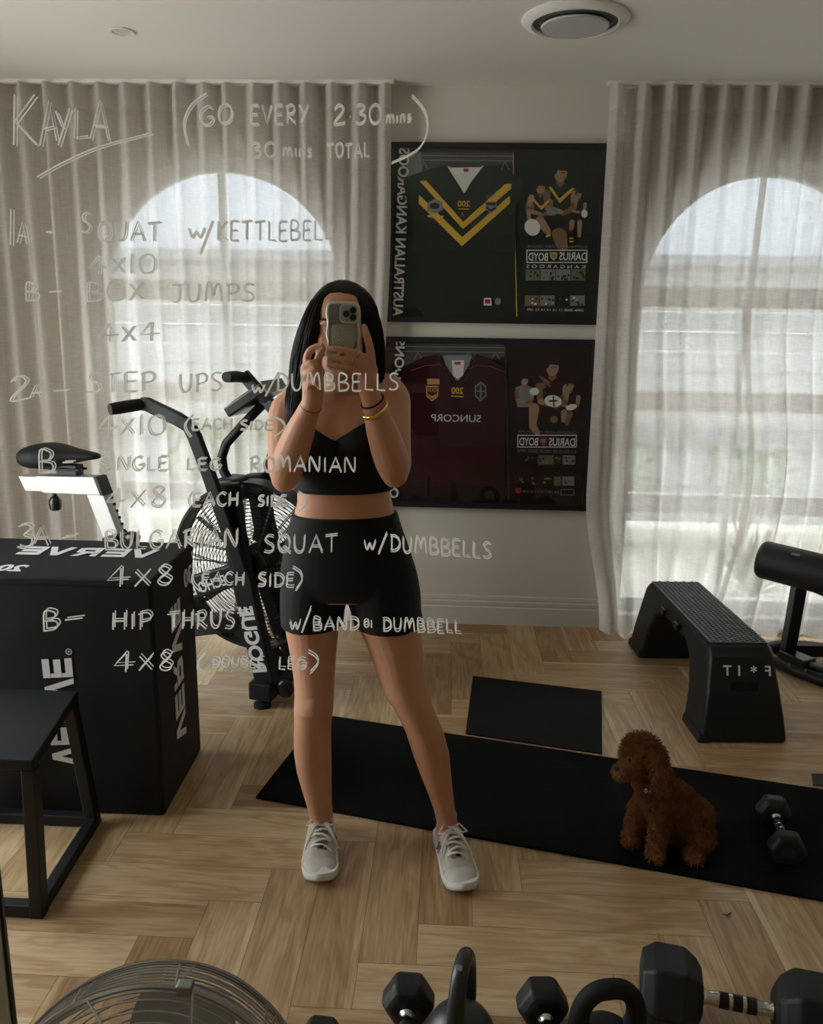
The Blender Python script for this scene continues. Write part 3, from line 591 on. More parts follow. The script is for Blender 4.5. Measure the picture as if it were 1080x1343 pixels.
# ------------------------------------------------------------------ plyometric box
ZB = .775
bx = [(-1.62, 2.262), (-.852, 2.262), (-.858, 2.675), (-1.60, 2.675)]
t = thing('plyo_box', 'large black padded plyometric box with white lettering, behind the open steel step stool', 'plyo box', (-1.23, 2.46, 0))
b = B().hexa([(x, y, .0) for x, y in bx], [(x, y, ZB - .012) for x, y in bx]); obj('body', b, vinyl, t, bevel=.012, seg=3)
e = .004; b = B().hexa([(x, y, ZB - .03) for x, y in [(-1.624, 2.258), (-.848, 2.258), (-.854, 2.679), (-1.604, 2.679)]], [(x, y, ZB) for x, y in [(-1.624, 2.258), (-.848, 2.258), (-.854, 2.679), (-1.604, 2.679)]]); obj('lid_panel', b, mat('black_vinyl_lid', (.010, .011, .0125), .65, spec=.2, bump=.2, bscale=120), t, bevel=.010, seg=3)
def verve(name, M, width, h, dot=True):       # heavy slanted capitals cut as plain shapes: V E R V E
    b = B(); L = []
    V_ = [(0, 1), (.26, 1), (.52, .32), (.78, 1), (1.04, 1), (.66, 0), (.38, 0)]
    E_ = [[(0, 0), (.9, 0), (.9, .24), (0, .24)], [(0, .38), (.86, .38), (.86, .62), (0, .62)], [(0, .76), (.9, .76), (.9, 1), (0, 1)], [(0, 0), (.2, 0), (.2, 1), (0, 1)]]
    R_ = [[(0, 0), (.24, 0), (.24, .3), (0, .3)], [(0, .38), (.24, .38), (.24, 1), (0, 1)], [(.24, .76), (.72, .76), (.72, 1), (.24, 1)], [(.24, .34), (.72, .34), (.72, .56), (.24, .56)], [(.66, .36), (.92, .46), (.92, .9), (.66, 1)], [(.42, .36), (.70, .36), (.98, 0), (.70, 0)]]
    x = 0
    for ch in (V_, E_, R_, V_, E_):
        for q in (ch if isinstance(ch[0], list) else [ch]): L.append([(x + p[0] + .08 * p[1], p[1]) for p in q])
        x += 1.10
    for i, q in enumerate(L): b.prism([(-(p[0] / 5.5 - .5) * width, (p[1] - .5) * h) for p in q], M, .0008 + .00012 * (i % 7))
    if dot:
        ring = [[M @ Vector((-(width * .5 + .012 + r_ * math.cos(a)), h * .5 - .006 + r_ * math.sin(a), z_)) for a in [2 * PI * k / 20 for k in range(20)]] for r_, z_ in ((.010, 0), (.010, .001), (.0075, .001), (.0075, 0))]
        b.rings(ring, True); b.box(M @ Vector((-(width * .5 + .012), h * .5 - .006, .0006)), (.004, .004, .004))
    return obj(name, b, print_m, t)
verve('front_lettering', frame_of((-1.150, 2.2605, .345), (.02, 0, -1), (1, 0, .02)), .37, .092)
verve('side_lettering', frame_of((-.8535, 2.46, .40), (0, 0, -1), (-.014, 1, 0)), .50, .095, False)
verve('top_lettering', frame_of((-1.155, 2.525, ZB + .0012), (1, 0, 0), (.12, 1, 0)), .46, .095)
b = text('20', .085, frame_of((-1.305, 2.335, ZB + .0012), (1, 0, 0), (.1, 1, 0)), .001, bold=.003); text('in', .06, frame_of((-1.395, 2.325, ZB + .0012), (1, 0, 0), (.1, 1, 0)), .001, into=b); obj('size_lettering', b, print_m, t, fix=False)
b = text('30', .11, frame_of((-.8535, 2.585, .69), (0, 1, 0), (0, 0, 1)), .001, bold=.002, mirror=False)
b.v = []; b.f = []; b.m = []; text('30', .085, frame_of((-.8535, 2.60, .68), (0, 1, 0), (0, 0, 1)), .001, bold=.002, into=b); obj('size_lettering', b, print_m, t, fix=False)

# ------------------------------------------------------------------ open steel step stool
t = thing('step_stool', 'low open black steel step stool in front of the large padded box', 'stool', (-1.22, 2.0, 0))
TZ = .452
top = [(-1.44, 1.80), (-1.000, 1.80), (-1.062, 2.19), (-1.40, 2.19)]; bot = [(-1.46, 1.795), (-1.012, 1.795), (-1.035, 2.225), (-1.46, 2.225)]
obj('top_plate', B().hexa([(x, y, TZ - .03) for x, y in top], [(x, y, TZ) for x, y in top]), mat('black_grip_top', (.008, .008, .009), .6, spec=.25, bump=.5, bscale=500), t, bevel=.004)
for k in range(4):
    p0 = Vector((*bot[k], .0)); p1 = Vector((*top[k], TZ - .03)); inn = Vector((.018 if k in (0, 3) else -.018, .018 if k < 2 else -.018, 0))
    obj('leg', B().bar(p0 + inn, p1 + inn, .036, .036, (0, 1, 0)), blackm, t, bevel=.004)
for k in range(4):
    p0, p1 = Vector((*bot[k], .019)), Vector((*bot[(k + 1) % 4], .019)); c_ = Vector((-1.22, 2.0, .019)); d = lambda p: p + (c_ - p).normalized() * .026
    obj('base_bar', B().bar(d(p0), d(p1), .034, .034), blackm, t, bevel=.004)

# ------------------------------------------------------------------ mats
mat_m = mat('exercise_mat', (.0045, .005, .0053), .85, spec=.1, bump=1.0, bscale=95, noise=.15, nscale=6)
def slab(name, label, cat, pts, z0, h, m):
    c_ = sum((Vector((x, y, 0)) for x, y in pts), Vector()) / 4; c_.z = z0
    t = obj(name, B().hexa([(x, y, z0) for x, y in pts], [(x, y, z0 + h) for x, y in pts]), m, None, bevel=.002)
    return tag(t, label, cat)
slab('exercise_mat', 'long black rubber exercise mat across the floor under the dog', 'mat', [(-.592, 2.379), (1.62, 1.862), (1.80, 2.437), (-.470, 2.968)], .0005, .009, mat_m)
slab('exercise_mat', 'small black square mat lying behind the long exercise mat', 'mat', [(.098, 2.860), (.590, 2.745), (.682, 3.272), (.140, 3.385)], .0005, .006, mat('small_mat', (.0045, .005, .0052), .8, spec=.2, bump=.4, bscale=200))
slab('exercise_mat', 'dark mat at the right edge just behind the end of the long mat', 'mat', [(1.275, 2.59), (2.0, 2.42), (2.1, 2.72), (1.30, 2.66)], .0005, .006, mat('grey_mat', (.03, .033, .035), .7))

# ------------------------------------------------------------------ step bench
t = thing('step_bench', 'long black plastic step bench with a textured deck and white lettering', 'bench', (1.11, 3.35, 0))
a0, a1 = Vector((.973, 2.857, 0)), Vector((.918, 3.845, 0)); ax = (a1 - a0).normalized(); rt = Vector((ax.y, -ax.x, 0)); LN = (a1 - a0).length
def bp(s, l, z): return a0 + ax * l + rt * s + Vector((0, 0, z))       # across, along, up
BW, TOP = .332, .355
def section(l, z, inset, s0, s1, r=.02):      # one ring across the shell at height z
    return [bp(s0, l, z), bp(s1, l, z)]
# outline seen from the side: foot, slanting end, deck, slanting end, foot, then the underside
out_ = [(0, 0), (.012, .10), (.030, .18), (.075, .315), (.105, .345), (.135, TOP), (LN - .135, TOP), (LN - .105, .345), (LN - .075, .315), (LN - .012, .10), (LN, 0)]
inn_ = [(LN - .20, 0), (LN - .215, .12), (LN - .27, .235), (LN - .34, .275), (.34, .275), (.27, .235), (.215, .12), (.20, 0)]
def wide(z): k = z / TOP; return (.0 + .040 * k, BW - .060 * k)
b = B(); allp = out_ + inn_; n = len(allp)
L_ = [bp(wide(z)[0], l, z) for l, z in allp]; R_ = [bp(wide(z)[1], l, z) for l, z in allp]
b.add(L_ + R_, [tuple(range(n)), tuple(range(2 * n - 1, n - 1, -1))] + [(i, n + i, n + (i + 1) % n, (i + 1) % n) for i in range(n)])
obj('body', b, mat('bench_plastic', (.009, .0098, .0105), .45, spec=.35), t, bevel=.018, seg=3)
b = B(); deckm = mat('bench_deck', (.030, .033, .035), .45)
nu, nv = 11, 40
for i in range(nu):
    for j in range(nv):
        s_ = .055 + (BW - .125) * (i + .5) / nu; l = .125 + (LN - .25) * (j + .5) / nv; w2, l2 = (BW - .125) / nu * .42, (LN - .25) / nv * .40
        q = [(s_ - w2, l - l2), (s_ + w2, l - l2), (s_ + w2, l + l2), (s_ - w2, l + l2)]
        if i % 2: q = [(x, y + l2) for x, y in q]
        cx_, cy_ = sum(x for x, _ in q) / 4, sum(y for _, y in q) / 4
        b.hexa([bp(x, y, TOP - .002) for x, y in q], [bp(lerp(x, cx_, .35), lerp(y, cy_, .35), TOP + .0035) for x, y in q])
b.hexa([bp(x, y, TOP - .004) for x, y in ((.048, .12), (BW - .065, .12), (BW - .065, LN - .12), (.048, LN - .12))], [bp(x, y, TOP + .0006) for x, y in ((.048, .12), (BW - .065, .12), (BW - .065, LN - .12), (.048, LN - .12))])
obj('deck_grip', b, deckm, t)
fx = frame_of(bp(.165, .0462, .228), rt, Vector((0, .045, .135)) + ax * 0); nrm = Vector((0, -.135, .045)).normalized()
def onface(s, z): l = lerp(.030, .075, (z - .18) / .135); return bp(s, l, z) + Vector((0, -.0035, .0012))
b = B()
for s_, ch, sz in ((.250, 'F', .052), (.197, '*', .052), (.142, 'I', .052), (.098, 'T', .052)):
    M = frame_of(onface(s_, .268 if ch != '*' else .273), rt, Vector((0, .316, .949))); text(ch, sz * 1.02, M, .0012, bold=.0008, into=b)
obj('lettering', b, print_m, t, fix=False)
b = B(); c0 = [onface(s_, z) for s_, z in ((.110, .195), (.215, .195), (.215, .228), (.110, .228))]; dpt = Vector((0, .006, 0)); b.hexa([p + Vector((0, .02, 0)) for p in c0], [p + Vector((0, .0025, 0)) for p in c0]); obj('hand_slot', b, blackp, t)
b = B()
b.hexa([bp(-.008, .0, .0), bp(.03, -.004, .0), bp(.03, .19, .0), bp(-.008, .19, .0)], [bp(-.002, .008, .035), bp(.03, .008, .035), bp(.03, .19, .035), bp(-.002, .19, .035)])
obj('foot_lip', b, MATS['bench_plastic'], t, bevel=.006); b = B()
b.hexa([bp(-.008, LN - .19, .0), bp(.03, LN - .19, .0), bp(.03, LN + .004, .0), bp(-.008, LN, .0)], [bp(-.002, LN - .19, .035), bp(.03, LN - .19, .035), bp(.03, LN - .008, .035), bp(-.002, LN - .008, .035)])
obj('foot_lip', b, MATS['bench_plastic'], t, bevel=.006)
for l in (.42, .60): obj('side_clip', B().box(bp(.020, l, .305), (.012, .05, .028)), MATS['bench_plastic'], t, bevel=.003)

# ------------------------------------------------------------------ padded roller stand at the right
t = thing('roller_stand', 'black padded roller on an upright post at the right edge beside the step bench', 'exercise machine', (1.60, 3.62, 0))
ra, rb_ = Vector((1.425, 3.66, .500)), Vector((1.80, 3.36, .470))
d = (rb_ - ra).normalized(); b = B()
prof_ = [(.05, 0), (.075, .006), (.084, .018), (.086, .03)]
Ln = (rb_ - ra).length; R_ = []; u_ = Vector((0, 0, 1)); u_ = (u_ - d * u_.dot(d)).normalized(); v_ = d.cross(u_)
for r_, x in prof_ + [(q, Ln - w_) for q, w_ in prof_[::-1]]: R_.append([ra + d * x + (u_ * math.cos(2 * PI * k / 36) + v_ * math.sin(2 * PI * k / 36)) * r_ for k in range(36)])
b.rings(R_); obj('padded_roller', b, mat('roller_foam', (.012, .0125, .013), .6, bump=.2, bscale=250), t, True)
M = frame_of(ra + d * .17 + (u_ * .84 - v_ * -.54).normalized() * .0868, d, Vector((0, .3, 1))); b = B().box(ra + d * .15 + (u_ * .80 + Vector((-.25, -.55, 0))).normalized() * .0865, (.034, .010, .012), Euler((-.9, 0, math.atan2(d.y, d.x))).to_matrix()); obj('logo_patch', b, grey_c, t)
b = B().bar((1.585, 3.62, .04), (1.585, 3.58, .44), .05, .062, (0, 1, 0)); obj('post', b, blackm, t, bevel=.004)
b = B().bar((1.50, 3.62, .455), (1.68, 3.48, .40), .05, .04); obj('cradle', b, blackm, t, bevel=.004)
b = B().bar((1.58, 3.64, .075), (2.35, 3.66, .075), .05, .055); obj('cross_beam', b, blackm, t, bevel=.004)
b = B(); pts_ = [(1.83, 3.25, .028), (1.70, 3.36, .028), (1.585, 3.50, .028), (1.515, 3.64, .028), (1.545, 3.76, .028), (1.66, 3.81, .028), (1.80, 3.79, .028)]
b.tube(pts_, .027, 12); obj('base_loop', b, blackm, t, True)
b = B().box((1.60, 3.55, .062), (.08, .14, .05), Euler((0, 0, .5)).to_matrix()); b.box((1.69, 3.44, .06), (.05, .16, .035), Euler((0, 0, .7)).to_matrix()); obj('hinge_bracket', b, blackg, t, bevel=.006)
b = B()
for p in ((1.555, 3.515, .05), (1.60, 3.455, .05)): b.box(p, (.008, .008, .022))
obj('bolt', b, chrome, t)

# ------------------------------------------------------------------ air bike
ba = math.radians(-14)
bike = thing('air_bike', 'black fan exercise bike with silver seat slider, behind the padded box', 'exercise bike', (-.769, 3.2, 0), rot=(0, 0, ba))
def bo(name, b, m, parent=bike, **k): return obj(name, b, m, parent, local=True, **k)
FC = Vector((0, 0, .545)); FR_ = .342
for s_, nm in ((-1, 'near'), (1, 'far')):
    b = B()
    for k in range(19):
        r = .075 + k * (FR_ - .080) / 18; b.tube([FC + Vector((r * math.cos(a), s_ * (.085 - .04 * (r / FR_) ** 3), r * math.sin(a))) for a in [2 * PI * q / 56 for q in range(56)]], .0017, 4, True)
    for k in range(9):
        a = 2 * PI * k / 9 + .2
        for da in (-.03, .03): b.tube([FC + Vector((r * math.cos(a + da * .34 / r * .3), s_ * (.0815 - .04 * (r / FR_) ** 3), r * math.sin(a + da * .34 / r * .3))) for r in (.06, .15, .24, .30, FR_)], .002, 4)
    bo('fan_guard', b, blackm)
b = B()
prof_ = [(FR_ - .004, -.048), (FR_ + .006, -.048), (FR_ + .006, .048), (FR_ - .004, .048)]
b.rings([[FC + Vector((r * math.cos(a), y, r * math.sin(a))) for r, y in prof_] for a in [2 * PI * q / 72 for q in range(72)]], True); bo('guard_rim', b, blackm)
b = B()
for k in range(10):
    a = 2 * PI * k / 10; u_ = Vector((math.cos(a), 0, math.sin(a))); w_ = Vector((-math.sin(a), 0, math.cos(a)))
    b.hexa([FC + u_ * r + Vector((0, y, 0)) + w_ * q for r, y, q in ((.09, -.03, -.004), (.31, -.03, -.004), (.31, .03, .012), (.09, .03, .012))], [FC + u_ * r + Vector((0, y, 0)) + w_ * (q + .003) for r, y, q in ((.09, -.03, -.004), (.31, -.03, -.004), (.31, .03, .012), (.09, .03, .012))])
bo('fan_wheel', b, darkgrey)
b = B()
for y in (-.10, .05): b.lathe([(.001, y), (.078, y), (.082, y + .01), (.082, y + .04), (.078, y + .05), (.001, y + .05)], FC, 'Y', 32)
bo('hub_cover', b, blackg, smooth=True)
for s_ in (-1, 1):
    b = B().barpath([(-.045, s_ * .118, .90), (-.02, s_ * .125, .70), (.03, s_ * .13, .45), (.105, s_ * .13, .10)], .085, .05, (0, 1, 0))
    fk = bo('fork', b, blackm, bevel=.006)
    if s_ < 0:
        up_ = Vector((-.075, 0, .35)).normalized(); M = frame_of((.060, -.1565, .285), -up_, Vector((.97, 0, .21)))
        o = text('ROGUE', .085, M, .001, bold=.003, width=.275); obj('lettering', o, print_m, fk, local=True, fix=False)
b = B().box((-.060, 0, .855), (.12, .20, .06)); b.box((-.075, -.03, .885), (.085, .14, .05)); bo('mast_cover', b, darkgrey, bevel=.016, seg=3)
b = B(); b.tube([(-.070, -.03, .86), (-.112, -.03, .93), (-.118, -.03, .985), (-.096, -.03, 1.04), (-.02, -.03, 1.118), (.06, -.03, 1.195)], .019, 12); bo('console_mast', b, blackm, smooth=True)
rot = Euler((0, -math.atan2(.094, .146), 0)).to_matrix()
con = bo('console', B().box((.036, -.03, 1.222), (.185, .19, .040), rot), blackg, bevel=.006)
obj('screen', B().box(Vector((.030, -.03, 1.232)) + rot @ Vector((0, 0, .013)), (.12, .14, .004), rot), mat('lcd', (.06, .08, .07), .2), con, local=True)
b = B()
for k in range(4): b.box(Vector((.036, -.09 + .04 * k, 1.222)) + rot @ Vector((-.075, 0, .022)), (.02, .02, .006), rot)
obj('button', b, mat('console_button', (.25, .09, .03), .5), con, local=True)
b = B().box(Vector((.036, -.03, 1.222)) + rot @ Vector((.096, 0, 0)), (.006, .18, .05), rot); obj('end_plate', b, mat('console_plate', (.28, .29, .29), .4), con, local=True)
def arm_(pts, y0, gp):
    h = bo('handle_arm', B().barpath(pts, .052, .03, (0, 1, 0)), blackm, bevel=.006)
    obj('grip', B().tube(gp, [.022, .0235, .0235, .021], 16), mat('grip_foam', (.012, .012, .013), .75), h, True, local=True)
arm_([(.03, -.165, .56), (-.018, -.17, .71), (-.09, -.185, .95), (-.135, -.195, 1.085), (-.155, -.198, 1.125), (-.20, -.20, 1.150), (-.33, -.20, 1.200), (-.352, -.20, 1.200)], -.2, [(-.345, -.195, 1.200), (-.37, -.235, 1.196), (-.40, -.285, 1.190), (-.415, -.31, 1.187)])
arm_([(-.06, .15, .60), (-.035, .15, .72), (.012, .155, .95), (.035, .165, 1.08), (.03, .175, 1.14), (-.02, .185, 1.19), (-.12, .195, 1.285), (-.132, .195, 1.297)], .2, [(-.118, .17, 1.285), (-.128, .14, 1.29), (-.13, .10, 1.292), (-.13, .05, 1.293)])
b = B().barpath([(-.05, 0, .30), (-.40, 0, .22), (-.72, 0, .12)], .07, .10, (0, 1, 0)); b.barpath([(.09, 0, .10), (-.02, 0, .24), (-.08, 0, .34)], .07, .10, (0, 1, 0)); bo('main_beam', b, blackm, bevel=.006)
cg = bo('chain_guard', B().hexa([(-.56, -.15, .27), (-.02, -.15, .49), (-.02, -.11, .49), (-.56, -.11, .27)], [(-.56, -.15, .39), (-.02, -.15, .585), (-.02, -.11, .585), (-.56, -.11, .39)]), blackm, bevel=.008)
obj('lettering', text('ECHO BIKE', .06, frame_of((-.165, -.1512, .475), (1, 0, .40), (-.40, 0, 1)), .001, bold=.001, width=.24), MATS['print_silver'], cg, local=True, fix=False)
b = B(); b.box((.09, 0, .068), (.10, .34, .075)); st = bo('front_stabilizer', b, blackm, bevel=.008)
for y in (-.145, .145): obj('levelling_foot', B().lathe([(.012, .030), (.012, .018), (.034, .014), (.036, 0), (.001, 0)], (.09, y, 0), seg=24), rubber, st, True, local=True)
for y in (-.13, .13): obj('transport_wheel', B().lathe([(.001, -.016), (.026, -.016), (.036, -.008), (.036, .008), (.026, .016), (.001, .016)], (.185, y, .082), 'Y', 24), blackg, st, True, local=True)
for y in (-.10, .10): obj('wheel_bracket', B().bar((.10, y, .072), (.185, y, .080), .03, .02), blackm, st, local=True)
b = B(); b.box((-.74, 0, .055), (.09, .50, .075)); bo('rear_stabilizer', b, blackm, bevel=.008)
b = B().bar((-.52, 0, .20), (-.665, 0, .615), .075, .085, (0, 1, 0)); bo('post_sleeve', b, blackm, bevel=.005)
sp = bo('seat_post', B().bar((-.645, 0, .555), (-.735, 0, .800), .050, .082, (1, 0, .3)), brushed, bevel=.004)
b = B()
for k in range(6):
    p = Vector((-.645, 0, .600)) + Vector((-.09, 0, .245)).normalized() * (.020 + .030 * k); b.box(p + Vector((.0395, 0, .0145)), (.006, .012, .012), Euler((0, -.35, 0)).to_matrix())
obj('peg_hole', b, blackp, sp, local=True)
kn = B(); kn.lathe([(.008, 0), (.008, .035), (.020, .040), (.026, .055), (.026, .085), (.018, .095), (.001, .095)], (-.635, -.01, .61), 'X', 20); bo('adjusting_knob', kn, blackg, smooth=True)
b = B().hexa([(-.99, -.032, .775), (-.695, -.032, .787), (-.695, .032, .787), (-.99, .032, .775)], [(-1.02, -.032, .848), (-.725, -.032, .862), (-.725, .032, .862), (-1.02, .032, .848)]); sl = bo('slider', b, brushed, bevel=.003)
obj('slider_end_cap', B().hexa([(-.697, -.034, .785), (-.680, -.034, .786), (-.680, .034, .786), (-.697, .034, .785)], [(-.727, -.034, .864), (-.708, -.034, .865), (-.708, .034, .865), (-.727, .034, .864)]), blackm, sl, local=True, bevel=.002)
obj('inner_slider', B().hexa([(-1.085, -.027, .776), (-.98, -.027, .780), (-.98, .027, .780), (-1.085, .027, .776)], [(-1.115, -.027, .840), (-1.01, -.027, .843), (-1.01, .027, .843), (-1.115, .027, .840)]), brushed, sl, local=True, bevel=.003)
kn = B(); kn.lathe([(.010, .782), (.010, .760), (.017, .755), (.026, .742), (.028, .722), (.024, .700), (.014, .694), (.001, .694)], (-.955, 0, 0), seg=20); bo('slider_knob', kn, blackg, smooth=True)
b = B(); R_ = []                              # saddle: broad tail, long nose
for l, w_, zt, zb_ in ((-1.075, .050, .945, .918), (-1.065, .092, .968, .895), (-1.03, .118, .984, .882), (-.98, .122, .990, .880), (-.92, .108, .985, .888), (-.86, .072, .974, .905), (-.80, .046, .968, .920), (-.75, .036, .964, .930), (-.722, .026, .958, .934), (-.712, .010, .950, .940)):
    c_, h_ = (zt + zb_) / 2, (zt - zb_) / 2; R_.append([(l, w_ * (abs(math.cos(a)) ** .8) * (1 if math.cos(a) >= 0 else -1), c_ + h_ * (abs(math.sin(a)) ** .8) * (1 if math.sin(a) >= 0 else -1)) for a in [2 * PI * q / 28 for q in range(28)]])
b.rings(R_); sd = bo('saddle', b, vinyl, smooth=True, angle=180); md = sd.modifiers.new('round', 'SUBSURF'); md.levels = md.render_levels = 1
b = B().box((-.865, 0, .882), (.10, .05, .045)); b.tube([(-1.0, -.03, .885), (-.80, -.025, .885)], .006, 8); b.tube([(-1.0, .03, .885), (-.80, .025, .885)], .006, 8); obj('saddle_clamp', b, blackm, sd, local=True, bevel=.002)
b = B().bar((-.25, -.185, .345), (-.33, -.185, .21), .035, .018, (0, 1, 0)); cr = bo('crank', b, blackm, bevel=.003); obj('pedal', B().box((-.335, -.245, .205), (.10, .10, .028)), blackg, cr, local=True, bevel=.005)

# ------------------------------------------------------------------ dumbbells, kettlebells
def dumbbell_parts(root, R, HL, gap, hr):
    for s_ in (-1, 1):
        b = B(); R_ = []
        for x, k in ((0, .60), (.10 * HL, .80), (.30 * HL, 1.0), (.78 * HL, 1.0), (HL, .80)):
            R_.append([(s_ * (gap / 2 + x), R * k * math.cos(a), R * k * math.sin(a) + R * .866) for a in [PI / 3 * q for q in range(6)]])
        b.rings(R_); h = obj('head', b, MATS['hex_rubber'], root, local=True, bevel=.006, seg=3, angle=20)
        b = B().lathe([(.001, 0), (R * .34, 0), (R * .34, .0015), (.001, .0015)], (s_ * (gap / 2 + HL), 0, R * .866), 'X', 24) if s_ > 0 else B().lathe([(.001, -.0015), (R * .34, -.0015), (R * .34, 0), (.001, 0)], (s_ * (gap / 2 + HL), 0, R * .866), 'X', 24)
        obj('end_disc', b, MATS['hex_disc'], h, local=True)
    b = B(); g = gap / 2 + .004
    b.lathe([(hr * .95, -g), (hr * 1.15, -g + .008), (hr * .82, -g + .016), (hr * .85, -g * .62), (hr * .98, -g * .55), (hr, 0), (hr * .98, g * .55), (hr * .85, g * .62), (hr * .82, g - .016), (hr * 1.15, g - .008), (hr * .95, g)], (0, 0, R * .866), 'X', 24)
    hd = obj('handle', b, chrome, root, True, local=True)
    b = B()
    for k in (-1, 0, 1): b.lathe([(hr * 1.0, g * (.36 * k - .13)), (hr * 1.035, g * (.36 * k - .12)), (hr * 1.035, g * (.36 * k + .12)), (hr * 1.0, g * (.36 * k + .13))], (0, 0, R * .866), 'X', 24)
    obj('knurling', b, mat('knurled_grip', (.03, .024, .022), .5, .6) if 'knurled_grip' not in MATS else MATS['knurled_grip'], hd, local=True)
mat('hex_rubber', (.011, .012, .0125), .5, spec=.4, bump=.25, bscale=200); mat('hex_disc', (.02, .02, .021), .4)
dg_ = 'hex dumbbells on the floor'
def dumbbell(label, loc, rz, R, HL, gap, hr):
    t = thing('hex_dumbbell', label, 'dumbbell', loc, dg_, (0, 0, rz)); dumbbell_parts(t, R, HL, gap, hr); return t
dumbbell('black hex dumbbell lying on the mat to the right of the dog', (1.026, 2.243, .0105), math.radians(80), .054, .064, .118, .0135)
dumbbell('small black hex dumbbell standing end-on beside the grey kettlebell, left of it', (-.058, 1.44, 0), math.radians(88), .060, .075, .125, .0145)
dumbbell('small black hex dumbbell end-on between the grey and the black kettlebell', (.248, 1.448, 0), math.radians(93), .059, .075, .125, .0145)
dumbbell('big black hex dumbbell lying crosswise at the bottom right with a banded chrome handle', (.664, 1.545, 0), math.radians(-12), .094, .130, .150, .0165)
dumbbell('dark hex dumbbell of which only the rounded top shows right of the wire fan', (-.240, 1.335, 0), math.radians(85), .052, .065, .12, .014)

def kettlebell(label, loc, rz, R, hw, hh, hr, m, gr):
    t = thing('kettlebell', label, 'kettlebell', loc, gr, (0, 0, rz))
    b = B(); pr = [(.001, 0), (R * .72, 0), (R * .80, .006)]
    for k in range(1, 14):
        a = -.85 + k * (PI / 2 + .85) / 13.6; pr.append((R * math.cos(a), R * .78 + R * math.sin(a)))
    pr.append((.001, R * 1.78)); b.lathe(pr, (0, 0, 0), seg=40); bd = obj('body', b, m, t, True, local=True, angle=50)
    z0 = R * 1.25; top_ = z0 + hh
    pts = [(-hw * .80, 0, z0), (-hw * .98, 0, z0 + hh * .25), (-hw * 1.0, 0, z0 + hh * .5), (-hw * .86, 0, z0 + hh * .78), (-hw * .52, 0, top_ - hh * .04), (-hw * .2, 0, top_), (hw * .2, 0, top_), (hw * .52, 0, top_ - hh * .04), (hw * .86, 0, z0 + hh * .78), (hw * 1.0, 0, z0 + hh * .5), (hw * .98, 0, z0 + hh * .25), (hw * .80, 0, z0)]
    rr = [hr * 1.35, hr * 1.15, hr * 1.05, hr, hr, hr, hr, hr, hr, hr * 1.05, hr * 1.15, hr * 1.35]
    o = obj('handle', B().tube(pts, rr, 14), m, t, True, local=True, angle=180); md = o.modifiers.new('round', 'SUBSURF'); md.levels = md.render_levels = 2
    return t
kb = kettlebell('grey cast iron kettlebell with its handle edge-on between two small dumbbells', (.060, 1.445, 0), math.radians(76), .074, .058, .150, .0175, iron, 'kettlebells on the floor')
obj('handle_tag', B().box((-.036, 0, .2585), (.010, .012, .0025), Euler((0, -.7, 0)).to_matrix()), grey_c, kb, local=True)
kettlebell('black kettlebell with a broad handle beside the big crosswise dumbbell', (.358, 1.43, 0), math.radians(10), .072, .062, .118, .0205, rubber, 'kettlebells on the floor')

# ------------------------------------------------------------------ drum fan at the lower left
fc = Vector((-.446, 1.0, .240)); fn = Vector((.141, -.851, .507)).normalized()
fu = Vector((1, 0, 0)); fu = (fu - fn * fu.dot(fn)).normalized(); fv = fn.cross(fu)
if fv.z < 0: fv = -fv
t = thing('floor_fan', 'round chrome wire floor fan at the lower left', 'fan', (fc.x, fc.y, 0))
def fp(r, a, d): return fc + fu * (r * math.cos(a)) + fv * (r * math.sin(a)) + fn * d
def fring(b, r, d, w_, seg=72, sg=6): b.tube([fp(r, 2 * PI * q / seg, d) for q in range(seg)], w_, sg, True)
RF = .266
b = B(); fring(b, RF, -.075, .0052); fring(b, RF + .004, -.068, .003)
for k in range(1, 15): r = RF * (1 - .94 * (k / 15)); fring(b, r, -.075 - .045 * math.sin(PI / 2 * k / 15), .0017)
for k in range(8):
    a = 2 * PI * k / 8; b.tube([fp(r, a + .35 * (1 - r / RF), -.078 - .045 * math.sin(PI / 2 * (1 - r / RF))) for r in (RF, .18, .12, .06, .02)], .002, 5)
obj('rear_guard', b, steel, t, True)
b = B()
for k in range(8): s_ = k / 7.0; fring(b, RF - .010 * math.sin(PI * s_) * 0 - .008 * s_, -.068 + .124 * s_, .0017)
for k in range(10):
    a = 2 * PI * k / 10 + .15
    b.tube([fp(RF + .001, a, -.075), fp(RF - .007, a + .05, .056)], .002, 5); b.tube([fp(RF + .001, a + .10, -.075), fp(RF - .007, a + .05, .056)], .002, 5)
obj('side_guard', b, steel, t, True)
b = B(); fring(b, RF - .008, .058, .0055); fring(b, RF - .014, .061, .003)
for k in range(1, 15): r = (RF - .01) * (1 - .9 * (k / 15)); fring(b, r, .061 + .030 * math.sin(PI / 2 * k / 15), .0017)
for k in range(10):
    a = 2 * PI * k / 10 + .1; b.tube([fp(r, a - .45 * (1 - r / RF), .062 + .030 * math.sin(PI / 2 * (1 - r / RF))) for r in (RF - .008, .20, .14, .07, .025)], .002, 5)
obj('front_guard', b, steel, t, True)
for k in range(4):
    a = math.radians(80) + PI / 2 * k; q = fp(RF - .006, a, .058); obj('guard_clip', B().box(q, (.026, .020, .018)), mat('clip_metal', (.25, .25, .24), .4, .8) if 'clip_metal' not in MATS else MATS['clip_metal'], t, bevel=.003)
